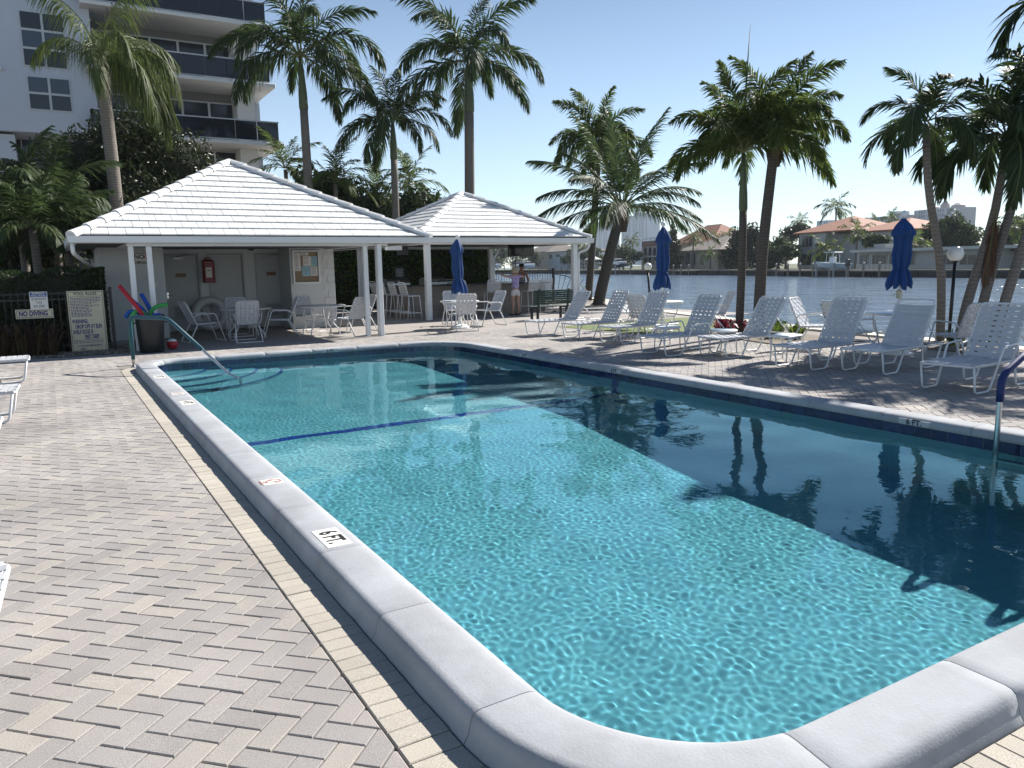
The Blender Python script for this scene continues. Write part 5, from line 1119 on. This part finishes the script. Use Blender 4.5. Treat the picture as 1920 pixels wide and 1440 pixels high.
class House:
    def __init__(s, name, label, px0, px1, d, cat='house', base=LZ):
        s.d = d; a = SH(px0,500,d); b = SH(px1,500,d); s.o = Vector((a.x,a.y,base)); s.w = (b-a).dot(-SD); s.t = thing(name, label, cat, tuple(s.o), SHR); s.px = (px0,px1)
    def x(s, px, dd=0): return (SH(px,500,s.d+dd)-s.o).dot(-SD)
    def z(s, py, px=None, dd=0): return SH(px or sum(s.px)/2, py, s.d+dd).z-s.o.z
    def box(s, nm, m, px0, px1, py0, py1, y0, y1, par=None):
        z1 = s.z(py0,px0,y0); z0 = s.z(py1,px0,y0) if py1 else 0.; return MB().box(s.x(px0,y0),s.x(px1,y0),y0,y1,z0,z1).build(nm, m, par or s.t)
    def hip(s, m, px0, px1, pye, pyr, y0, y1, over=.5):
        x0, x1 = s.x(px0,y0)-over, s.x(px1,y0)+over; z0 = s.z(pye,px0,y0); z1 = s.z(pyr,px0,(y0+y1)/2); h = (y1-y0)/2+over; ym = (y0+y1)/2; y0 -= over; y1 += over; q = min(h, (x1-x0)/2-.01)
        return MB().add([(x0,y0,z0),(x1,y0,z0),(x1,y1,z0),(x0,y1,z0),(x0+q,ym,z1),(x1-q,ym,z1),(x0,y0,z0-.25),(x1,y0,z0-.25),(x1,y1,z0-.25),(x0,y1,z0-.25)],[(0,1,5,4),(1,2,5),(2,3,4,5),(3,0,4),(0,6,7,1),(1,7,8,2),(2,8,9,3),(3,9,6,0),(9,8,7,6)]).build('roof', m, s.t)
    def win(s, px0, px1, py0, py1, m, y=0., arch=False, bars=2):
        x0, x1, z0, z1 = s.x(px0,y), s.x(px1,y), s.z(py1,px0,y), s.z(py0,px0,y); w_ = (x1-x0); f = MB().box(x0-.12,x1+.12,y-.12,y+.02,z0-.1,z1+(.12 if not arch else 0)).build('window', far_fr, s.t)
        p = [(x0,z0),(x1,z0),(x1,z1)]+([(x0+w_/2+w_/2*math.cos(a),z1+w_/2*math.sin(a)) for a in np.linspace(0,PI,8)[1:-1]] if arch else [])+[(x0,z1)]
        if arch: q = [(x0-.12+(w_+.24)/2+(w_+.24)/2*math.cos(a),z1+(w_+.24)/2*math.sin(a)) for a in np.linspace(0,PI,9)]; MB().add([(u,y-.115,v) for u,v in q],[tuple(range(8,-1,-1))]).build('arch', far_fr, f)
        MB().add([(u,y-.13,v) for u,v in p],[tuple(range(len(p)))]).build('pane', m, f)
        for i in range(1, bars): MB().box(x0+w_*i/bars-.05,x0+w_*i/bars+.05,y-.17,y-.135,z0,z1).build('bar', far_fr, f)
far_fr = M('far_frame', (.42,.42,.41), .6, .1); fgl = M('far_glass', (.025,.035,.045), .15, .3, .3); red_roof = M('terracotta', (.30,.115,.06), .8, .25, .8, .5, 6); gry_roof = M('grey_roof', (.17,.145,.125), .85, .2, .6, .4, 5); cream = M('far_cream', (.36,.30,.24), .85, .12, .4); fwhite = M('far_white', (.48,.48,.48), .8, .08, .4)
h = House('villa', 'cream villa with arcades and flat parapet behind the globe lamp', 1203,1262,14); h.box('wall', cream, 1203,1262,463,0,0,14); h.box('parapet', M('parapet_brick',(.18,.09,.08),.8,.2), 1203,1258,453,463,-.2,.4); h.box('balcony', fwhite, 1202,1262,480.5,482.5,-1.6,0)
for px in (1208,1216.5,1225,1234): h.win(px,px+5.5,469,479.5,fgl,0,True,1); h.win(px,px+5.5,488,500,fgl,0,True,1)
h = House('mansion', 'tall house with terracotta hip roof behind the arched window house', 1258,1338,40); h.box('wall', cream, 1262,1334,457,0,0,16); h.hip(red_roof,1260,1336,457,429,0,16)
h = House('bungalow', 'low grey roofed house with tall arched windows opposite the palm pair', 1272,1355,12); h.box('wall', cream, 1275,1346,471,0,0,14); h.hip(gry_roof,1272,1350,471,447,0,18,1.)
for px in (1287,1297,1313): h.win(px,px+7.5,480,497,fgl,0,True,2)
h = House('white_house', 'white two storey house with terracotta roofs across the canal', 1497,1690,16); h.box('wall', fwhite, 1497,1546,438,0,0,13); h.box('wall', fwhite, 1546,1690,441,0,3,15); h.hip(red_roof,1494,1592,437.5,415,0,14,.7); h.hip(red_roof,1600,1696,435,417,3,17,.7)
h.win(1503,1522,443,463,fgl,0,False,3); h.win(1502,1521,477,497,fgl,0,False,2); h.win(1530,1545,476,494,fgl,0,True,1); h.win(1598,1612,441,452,fgl,3,False,2); h.win(1624,1631,441,447,fgl,3,False,1); h.box('balcony', M('far_iron',(.12,.12,.12),.6,.1), 1528,1546,455,466,-1.2,-.0)
h = House('flat_roof_house', 'low white flat roofed house with glass doors and a roof box', 1592,1866,9); h.box('wall', fwhite, 1606,1862,474,0,0,9); h.box('roof', M('far_slab',(.50,.50,.49),.7,.1), 1592,1866,469,474,-2,10); h.box('roof_unit', far_fr, 1636,1658,458,469,1.5,4)
for a, b in ((1612,1618),(1621,1627),(1636,1650),(1651,1662),(1668,1690),(1700,1714),(1760,1790),(1800,1830)): h.win(a,b,478,496,fgl,0,False,2)
h = House('lawn_house', 'grey roofed house with a long band of windows behind the far lawn', 1868,2010,13); h.box('wall', fwhite, 1872,2005,468,0,0,12); h.hip(gry_roof,1866,2010,468,446,0,14,1.)
for i in range(8): h.win(1876+i*16,1888+i*16,472,491,fgl,0,False,2)
h = House('gabled_house', 'small pale gabled house seen under the bar roof', 1026,1066,14); h.box('wall', M('far_blue_white',(.38,.42,.47),.8,.1), 1028,1064,474,0,0,12); h.win(1030,1036,478,485,fgl); h.win(1043,1050,477,482,fgl)
h.hip(gry_roof,1024,1070,473,464,0,14,.8)
h = House('tiled_house', 'long tiled roof house seen past the hanging television', 988,1030,30); h.box('wall', cream, 990,1026,474,0,0,12); h.hip(gry_roof,986,1028,474,460,0,16,.8)
# towers on the skyline
def tower(label, px0, px1, pytop, d, nf, nb, mat, seed=0, crown=()):
    h = House('high_rise', label, px0, px1, d, 'high rise'); z = h.z(pytop); W_ = h.w; dep = 22.; MB().box(0,W_,0,dep,0,z).build('wall', mat, h.t); fh = z/nf; stp = W_/nb
    tw_g = M('tower_glass',(.17,.21,.27),.4,.1,.05); tw_s = M('tower_slab',(.55,.57,.60),.7,.05,.05)
    for f in range(int(nf*.25), nf):                  # one strip of windows and one balcony edge per storey
        w_ = MB()
        for b in range(nb):
            if (b+seed) % 4 != 3: w_.quad((stp*b+stp*.14,-.15,fh*f+.7),(stp*(b+1)-stp*.14,-.15,fh*f+.7),(stp*(b+1)-stp*.14,-.15,fh*f+fh*.86),(stp*b+stp*.14,-.15,fh*f+fh*.86))
        tag(w_.build('window_row', tw_g, h.t), kind='stuff')
        for b in range(0, nb, 4): MB().box(stp*b,stp*(b+min(3,nb-b)),-1.1,-.2,fh*f+.1,fh*f+.55).build('balcony', tw_s, h.t)
    for (a, b, hh, dome) in crown:
        if dome: MB().tube([(W_*(a+b)/2,dep/2,z-.1),(W_*(a+b)/2,dep/2,z+hh*.5),(W_*(a+b)/2,dep/2,z+hh)],[W_*(b-a)/2,W_*(b-a)/2.3,W_*(b-a)/7],10).build('dome', M('tower_dome',(.36,.30,.29),.7,.1), h.t)
        else: MB().box(W_*a,W_*b,4,dep-4,z,z+hh).build('roof_block', mat, h.t)
tw = M('tower_white',(.50,.52,.55),.8,.06,.05)
tower('slim white tower between the slender palm and the coconut trunk', 1111,1141,417,520,22,12,tw,0,((.3,.7,3,False),)); tower('wide white tower behind the coconut palm crown', 1165,1213,404,500,24,16,tw,1,((.4,.6,4,False),)); tower('low pale block right of the wide white tower', 1196,1232,445,420,9,10,tw,2)
tower('broad low white slab block above the terracotta roof', 1616,1690,406,470,9,20,tw,1,((.55,.75,4,False),)); tower('stepped domed tower behind the thin leaning palm', 1708,1786,392,480,11,18,M('tower_rose',(.46,.43,.43),.8,.06,.05),2,((.12,.36,4,True),(.42,.6,7,True),(.68,.95,4,True))); tower('small pale block left of the big dark palm', 1528,1548,414,500,8,6,tw,0)
# far trees
def ftree(label, blobs, d, n, seed, mat=leaf_far, size=.42, cat='tree'):
    c = SH(sum(b[0] for b in blobs)/len(blobs), 500, d); B = (c.x,c.y,LZ); bl = []
    for px, py, rpx, fy in blobs:
        p = SH(px,py,d); k = (p-Vector((0,0,1.6))).length/1446*rpx; bl.append((p.x,p.y,p.z,k,k,k*fy))
    blob_tree('far_tree', label, B, bl, n, size, mat, seed, .3, cat, 'trees across the canal')
ftree('round green tree beside the leaning coconut trunk across the canal', [(1150,478,14,.8),(1170,470,15,.8),(1190,480,14,.8),(1165,488,18,.6)], 10, 2200, 1)
ftree('dark conifer between the villa and the arched window house', [(1262,490,16,1.2),(1263,465,13,1.3),(1262,440,8,1.6),(1261,424,4,2.)], 9, 2000, 2, leaf_tree)
ftree('dense dark tree behind the straight palm trunk', [(1380,480,25,1),(1400,460,24,1),(1385,445,16,1),(1410,440,18,1),(1425,478,24,1)], 14, 4200, 3, leaf_tree)
ftree('low dark tree between the palm pair and the white house', [(1455,475,22,.9),(1480,470,18,.9),(1465,455,14,.9),(1440,490,20,.7)], 12, 3000, 4); ftree('flat topped bright tree before the white house corner', [(1455,472,14,.5),(1475,470,16,.5),(1490,475,10,.5)], 6, 1500, 5)
ftree('big spreading tree behind the globe lamp', [(1755,440,22,.9),(1785,430,26,.9),(1812,445,22,.9),(1770,465,26,.8),(1800,470,24,.8),(1735,460,18,.9)], 24, 4600, 6); ftree('rounded shrubs beside the thin leaning palm trunk', [(1720,470,16,.9),(1745,482,16,.7),(1640,452,14,.7),(1655,450,12,.7)], 12, 2200, 7)
ftree('dark trees at the right end of the far bank', [(1865,440,16,1),(1905,440,20,1.1),(1935,430,24,1.1)], 40, 2200, 8); ftree('trees behind the canal seen under the bar roof', [(925,480,16,1),(945,474,16,1),(965,468,17,1),(985,474,16,1),(1002,482,14,.9),(935,492,14,.7),(970,492,16,.6),(1000,494,12,.6)], 8, 4200, 9); ftree('trees seen between the bar post and the coconut trunk', [(1075,480,14,1),(1095,475,14,1),(1115,478,14,1),(1130,488,12,.8),(1060,488,10,.8)], 12, 2600, 10)
ftree('dark trees behind the white house roof', [(1500,432,14,.9),(1480,440,14,1),(1600,440,16,.8)], 34, 1800, 12, leaf_tree)
def fpalm(label, px, py, d, size, pyb=503, seed=0, n=13):
    c = SH(px,py,d); palm(label, 'far', (c.x,c.y,LZ), c, .22,.16, n, size, seed=seed, group='palms across the canal', segs=5, emin=-25)
for i, (px,py,d,s_,lb) in enumerate(((1568,392,30,1.75,'big dark palm rising over the terracotta roof'),(1545,470,8,1.5,'bushy palm in front of the white house'),(1607,440,10,1.45,'palm before the terracotta roof of the white house'),(1300,447,11,1.15,'palm in front of the terracotta mansion roof'),(1345,448,30,1.3,'palm left of the straight palm trunk across the canal'),(1366,444,32,1.3,'palm just behind the straight palm trunk across the canal'),(1332,478,6,1.1,'pale young palm before the arched window house'),(1185,452,40,1.5,'palm below the wide white tower'),(1640,420,30,1.1,'small palm above the long terracotta roof'),(1720,462,10,1.4,'stout palm beside the closed umbrella across the canal'),(1905,425,30,1.6,'palm at the right end of the far bank'),(1500,418,40,1.3,'palm behind the left end of the terracotta roof'),(1672,412,40,1.2,'palm crown behind the closed canal side umbrella'))): fpalm(lb,px,py,d,s_,seed=200+i)
# docks and boats
dk = M('dock_wood',(.22,.19,.16),.85,.2,1.); pw = M('pile_white',(.6,.6,.58),.7,.1)
for i, (px0,px1,lb) in enumerate(((1455,1530,'low dock with white topped piles before the white house'),(1590,1690,'railed white dock beside the center console boat'),(1262,1300,'dock with white posts before the arched window house'))):
    h = House('dock', lb, px0, px1, -2.2, 'dock', .0); MB().box(0,h.w,0,1.9,-.1,.1).build('deck', dk, h.t)
    k = 0
    while k*3.2 <= h.w: MB().tube([(k*3.2,.1,-1.5),(k*3.2,.1,1.1)],.16,8).build('pile', dk, h.t); MB().lathe([(.18,1.1),(.17,1.25),(.001,1.4)],8,(k*3.2,.1,0)).build('pile_cap', pw, h.t); k += 1
    if i == 1:
        for z in (.35,.65,.95): MB().tube([(0,1.6,z),(h.w,1.6,z)],.03,5).build('rail', pw, h.t)
        for k in range(int(h.w/.8)): MB().box(k*.8-.03,k*.8+.03,1.57,1.63,.1,1.0).build('baluster', pw, h.t)
def boat(label, px0, px1, pyb, d, hull_m, kind):
    h = House('motor_boat', label, px0, px1, d, 'boat', 0.); L = h.w; zb = SH((px0+px1)/2, pyb, d).z; n = 9; V = []
    for i in range(n+1):
        s = i/n; hw = L*.15*(math.sin(PI*min(1,.42+s*.58))**.6 if s > .0 else 1)*(1 if s < .55 else max(.02,1-((s-.55)/.45)**1.8)); x = L*(1-s) if kind == 'bowleft' else L*s
        zt = .95+.35*s*s; V += [(x,0-hw,zb+zt),(x,-hw*.72,zb+.25+.3*s*s),(x,0,zb+.05+.75*s**4),(x,hw*.72,zb+.25+.3*s*s),(x,hw,zb+zt),(x,hw*.85,zb+zt-.04),(x,-hw*.85,zb+zt-.04)]
    F = [(i*7+j,i*7+(j+1) % 7,(i+1)*7+(j+1) % 7,(i+1)*7+j) for i in range(n) for j in range(7)]+[tuple(range(6,-1,-1)),tuple(range(n*7,n*7+7))]
    m = MB().add(V,F); m.build('hull', hull_m, h.t); bx = (lambda s: L*(1-s)) if kind == 'bowleft' else (lambda s: L*s); wh = M('boat_white',(.72,.73,.74),.3,.05)
    def bb(nm, s0, s1, hw, z0, z1, mt): a, b = sorted((bx(s0),bx(s1))); return MB().bbox(a,b,-hw,hw,zb+z0,zb+z1,.12).build(nm, mt, h.t)
    if kind == 'bowleft':
        bb('console',.38,.5,.45,.9,2.0,wh); bb('hard_top',.26,.62,.95,2.65,2.78,wh); bb('engine',-.06,.02,.35,.5,1.6,M('engine_dark',(.03,.03,.035),.3,.1))
        for s0 in (.34,.54):
            for y in (-.7,.7): MB().tube([(bx(s0),y,zb+.9),(bx(s0),y*.9,zb+2.66)],.04,6).build('top_post', wh, h.t)
    else:
        bb('cabin',.18,.72,L*.105,.9,1.75,wh); bb('windscreen',.36,.64,L*.09,1.76,2.25,fgl); bb('hard_top',.15,.5,L*.095,2.3,2.45,wh)
        for s0 in (.18,.46): MB().tube([(bx(s0),0,zb+1.7),(bx(s0),0,zb+2.35)],.06,6).build('top_post', wh, h.t)
    lf = M('boat_lift',(.30,.31,.32),.5,.1)
    for s0 in (.2,.75):
        a = bx(s0); MB().box(a-.15,a+.15,-L*.18,L*.18,zb-.12,zb+.04).build('lift_beam', lf, h.t)
        for y in (-L*.18,L*.18): MB().box(a-.12,a+.12,y-.12,y+.12,-1.6,zb+.9).build('lift_post', lf, h.t)
hl = M('hull_pale',(.40,.47,.52),.35,.08); boat('pale center console boat with a white hard top on a lift', 1529,1588,505,-2.2,hl,'bowleft'); boat('dark hulled cabin cruiser on a lift beside the coconut trunk', 1140,1178,503,-2.5,M('hull_dark',(.02,.025,.04),.25,.1),'right'); boat('white cabin cruiser seen over the bar counter', 972,1003,504,-2.5,hl,'right'); boat('white motor boat at the tall hedge edge across the water', 915,938,503,-2.5,hl,'right')
mst = thing('white_canopy','small white tent canopy on the far bank left of the coconut trunk','canopy',tuple(SH(1112,503,6)),SHR); MB().add([(-2.2,-2,2.6),(2.2,-2,2.6),(2.2,2,2.6),(-2.2,2,2.6),(0,0,3.8)],[(0,1,4),(1,2,4),(2,3,4),(3,0,4),(3,2,1,0)]).build('roof', pw, mst)
for x in (-2.1,2.1):
    for y in (-1.9,1.9): MB().box(x-.05,x+.05,y-.05,y+.05,0,2.6).build('leg', pw, mst)
# ---------------------------------------------------------------- people
def skin_obj(name, V, E_, mat, parent, root=0, sub=2):
    me = bpy.data.meshes.new(name); me.from_pydata([v[0] for v in V], E_, []); me.materials.append(mat); o = link(name, me, parent)
    md = o.modifiers.new('Skin', 'SKIN'); md.use_smooth_shade = True; md.branch_smoothing = .6
    for i, v in enumerate(V):
        s = me.skin_vertices[0].data[i]; s.radius = v[1] if isinstance(v[1], tuple) else (v[1], v[1]); s.use_root = (i == root)
    sb = o.modifiers.new('Subdivision', 'SUBSURF'); sb.levels = sub; sb.render_levels = sub
    return o
def ball(name, c, r, mat, parent, n=14, m=10):
    mb = MB(); mb.lathe([(max(.0005, math.sin(PI*i/m)), -math.cos(PI*i/m)) for i in range(m+1)], n); mb.v = [(c[0]+v[0]*r[0], c[1]+v[1]*r[1], c[2]+v[2]*r[2]) for v in mb.v]; return mb.build(name, mat, parent, True)
def hand(V, E_, wrist, i0, d, up, k=1.):
    """palm and five separate tapering fingers; the thumb leaves the side of the palm"""
    d = Vector(d).normalized(); up = Vector(up); up = (up-d*up.dot(d)).normalized(); sd_ = d.cross(up); w = Vector(wrist)
    V.append((tuple(w+d*.05*k), (.026*k,.016*k))); pi = len(V)-1; E_.append((i0, pi))
    for j, (off, l) in enumerate(((-.028,.060),(-.010,.074),(.010,.070),(.028,.055))):
        b = w+d*.085*k+sd_*off*k; V.append((tuple(b), .0095*k)); E_.append((pi, len(V)-1)); V.append((tuple(b+d*l*.55*k-up*.012*k), .0085*k)); E_.append((len(V)-2, len(V)-1)); V.append((tuple(b+d*l*k-up*.035*k), .007*k)); E_.append((len(V)-2, len(V)-1))
    b = w+d*.035*k-sd_*.035*k; V.append((tuple(b), .011*k)); E_.append((pi, len(V)-1)); V.append((tuple(b+d*.04*k-sd_*.022*k), .009*k)); E_.append((len(V)-2, len(V)-1))
skin_a = M('skin_a', (.42,.24,.17), .55, .08, 14); skin_b = M('skin_b', (.38,.18,.12), .5, .1, 14); hair_m = M('hair_blond', (.36,.29,.20), .6, .25, 30, .5, 90); lens_m = M('eye_dark', (.02,.018,.016), .2, 0)
def tie_dye():
    m = M('tie_dye', (.40,.34,.52), .85, .12, 14, .2, 60, hue=(.20,.14,.38), hs=9); return m
# standing person, back towards the pool, both arms lifted out from the shoulders
w_ = thing('person', 'person in a purple tie dye shirt and pale shorts standing at the bar', 'person', (13.10,21.85,0), 0.)
V = [((0,0,.80),(.13,.095)),((0,0,.98),(.105,.08)),((0,.0,1.18),(.12,.085)),((0,0,1.29),(.10,.07)),((0,.005,1.355),.048),((0,.012,1.43),(.07,.082)),((0,.018,1.50),(.072,.085)),((0,.012,1.545),(.05,.06))]
E_ = [(0,1),(1,2),(2,3),(3,4),(4,5),(5,6),(6,7)]
for s in (-1,1):
    i = len(V); V += [((s*.085,.0,.74),.085),((s*.095,.01,.45),.055),((s*.10,-.01,.30),.052),((s*.105,.0,.07),.033),((s*.11,.06,.03),.034),((s*.115,.15,.02),.026)]; E_ += [(0,i),(i,i+1),(i+1,i+2),(i+2,i+3),(i+3,i+4),(i+4,i+5)]
for s in (-1,1):
    i = len(V); V += [((s*.155,.0,1.285),.052),((s*.30,.05,1.25),.038),((s*.40,.13,1.27),.034),((s*.34,.30,1.33),.026)] if s > 0 else [((s*.155,.0,1.285),.052),((s*.31,.04,1.27),.038),((s*.42,.08,1.31),.034),((s*.40,.27,1.37),.026)]
    E_ += [(3,i),(i,i+1),(i+1,i+2),(i+2,i+3)]; hand(V, E_, V[i+3][0], i+3, (-s*.25,.9,.1), (0,0,1), .9)
body = skin_obj('body', V, E_, skin_a, w_)
for s in (-1,1): ball('eye', (s*.03,.098,1.485), (.012,.008,.009), lens_m, body); ball('ear', (s*.074,.01,1.475), (.012,.022,.03), skin_a, body)
ball('nose', (0,.108,1.46), (.012,.016,.018), skin_a, body); ball('mouth', (0,.096,1.425), (.022,.006,.006), M('lips',(.32,.10,.09),.5,0), body)
hm = MB(); rg = random.Random(3); n, m = 26, 14; VV = []
for i in range(m+1):
    th = PI*.78*i/m
    for k in range(n):
        a = 2*PI*k/n; front = max(0, math.sin(a)); r = 1+.05*math.sin(a*9+i)+.03*rg.random(); cut = min(th, 1.25 if front > .45 else th); z = math.cos(cut)
        VV.append((.108*math.sin(min(cut,1.75))*math.cos(a)*r*(1.08 if cut > 1.2 else 1), -.002+.115*math.sin(min(cut,1.75))*math.sin(a)*r*(1 if front < .2 else .93), 1.49+.105*z*(1.0 if z > 0 else 1.35)))
hm.add(VV, [(i*n+k,i*n+(k+1) % n,(i+1)*n+(k+1) % n,(i+1)*n+k) for i in range(m) for k in range(n)]); hm.build('hair', hair_m, w_, True)
V = [((0,0,.86),(.15,.118)),((0,0,1.0),(.138,.108)),((0,0,1.16),(.145,.108)),((0,0,1.27),(.125,.09)),((0,0,1.315),(.085,.07))]; E_ = [(0,1),(1,2),(2,3),(3,4)]
for s in (-1,1): i = len(V); V += [((s*.16,0,1.28),.068),((s*.25,.035,1.262),.062)]; E_ += [(3,i),(i,i+1)]
skin_obj('shirt', V, E_, tie_dye(), w_)
V = [((0,0,.90),(.135,.105)),((0,0,.80),(.155,.125))]; E_ = [(0,1)]
for s in (-1,1): i = len(V); V += [((s*.09,0,.72),.102),((s*.10,.0,.60),.092)]; E_ += [(1,i),(i,i+1)]
skin_obj('shorts', V, E_, M('shorts_pale',(.62,.58,.58),.85,.08,12,.2,50), w_)
for s in (-1,1): MB().bbox(s*.115-.045,s*.115+.045,-.05,.20,0,.05,.015).build('shoe', M('shoe_dark',(.03,.03,.035),.6,.1), w_)
# seated person with a brimmed hat beyond the counter corner
q = thing('person', 'person in a dark brimmed hat and dark vest sitting beyond the bar corner', 'person', (15.02,24.6,0), rad(-55))
V = [((0,0,.83),(.15,.12)),((0,.0,1.0),(.14,.105)),((0,0,1.2),(.165,.11)),((0,0,1.32),(.12,.085)),((0,.01,1.39),.055),((0,.025,1.47),(.075,.09)),((0,.03,1.545),(.076,.09)),((0,.025,1.60),(.055,.065))]
E_ = [(0,1),(1,2),(2,3),(3,4),(4,5),(5,6),(6,7)]
for s in (-1,1):
    i = len(V); V += [((s*.10,.10,.83),.085),((s*.11,.42,.82),.062),((s*.11,.46,.50),.052),((s*.11,.42,.30),.036),((s*.11,.52,.27),.034)]; E_ += [(0,i),(i,i+1),(i+1,i+2),(i+2,i+3),(i+3,i+4)]
    i = len(V); V += [((s*.20,.0,1.31),.062),((s*.25,.05,1.08),.046),((s*.21,.27,1.02),.036),((s*.12,.40,1.06),.028)]; E_ += [(3,i),(i,i+1),(i+1,i+2),(i+2,i+3)]; hand(V, E_, V[i+3][0], i+3, (-s*.4,.8,.05), (0,0,1))
body = skin_obj('body', V, E_, skin_b, q)
for s in (-1,1): ball('eye', (s*.031,.115,1.525), (.012,.008,.009), lens_m, body); ball('ear', (s*.078,.02,1.515), (.012,.022,.03), skin_b, body)
ball('nose', (0,.125,1.50), (.013,.018,.02), skin_b, body); ball('mouth', (0,.112,1.462), (.024,.006,.006), MATS['lips'], body)
V = [((0,0,.86),(.165,.135)),((0,0,1.02),(.155,.12)),((0,0,1.17),(.172,.122)),((0,.0,1.27),(.10,.10))]; skin_obj('vest', V, [(0,1),(1,2),(2,3)], M('vest_dark',(.03,.025,.03),.8,.1,14), q)
V = [((0,0,.90),(.15,.13)),((0,.02,.81),(.165,.135))]; E_ = [(0,1)]
for s in (-1,1): i = len(V); V += [((s*.11,.15,.82),.10),((s*.115,.40,.81),.085)]; E_ += [(1,i),(i,i+1)]
skin_obj('trunks', V, E_, M('trunks_navy',(.03,.04,.09),.8,.1,14), q)
MB().lathe([(.17,1.575),(.175,1.583),(.10,1.60),(.098,1.66),(.08,1.69),(.001,1.70)],20,(0,.025,0)).build('hat', M('hat_dark',(.035,.025,.022),.8,.15,20), q, True)
copy_tree(stl, (15.02,24.6,0), rad(35), 'white bar stool under the seated person with the hat')
sn = thing('sandals', 'pair of dark sandals on the paving under the green bench', 'sandals', (15.0,22.35,0), .6)
for s in (-.07,.07):
    MB().bbox(s-.045,s+.045,-.13,.13,.001,.022,.012).build('sole', M('sandal',(.03,.022,.02),.7,.1), sn); MB().tube([(s-.045,.02,.02),(s,.05,.06),(s+.045,.02,.02)],.01,6).build('strap', MATS['sandal'], sn)
# ---------------------------------------------------------------- air
hzm = bpy.data.materials.new('haze'); hzm.use_nodes = True; T = hzm.node_tree; N = T.nodes; N.remove(N['Principled BSDF']); pv = N.new('ShaderNodeVolumePrincipled'); pv.inputs['Density'].default_value = .00017; pv.inputs['Color'].default_value = (.80,.88,.97,1); pv.inputs['Anisotropy'].default_value = .1
T.links.new(pv.outputs[0], N['Material Output'].inputs['Volume'])
tag(MB().box(-420,1000,-330,1250,-3.2,75).build('haze', hzm), kind='stuff')
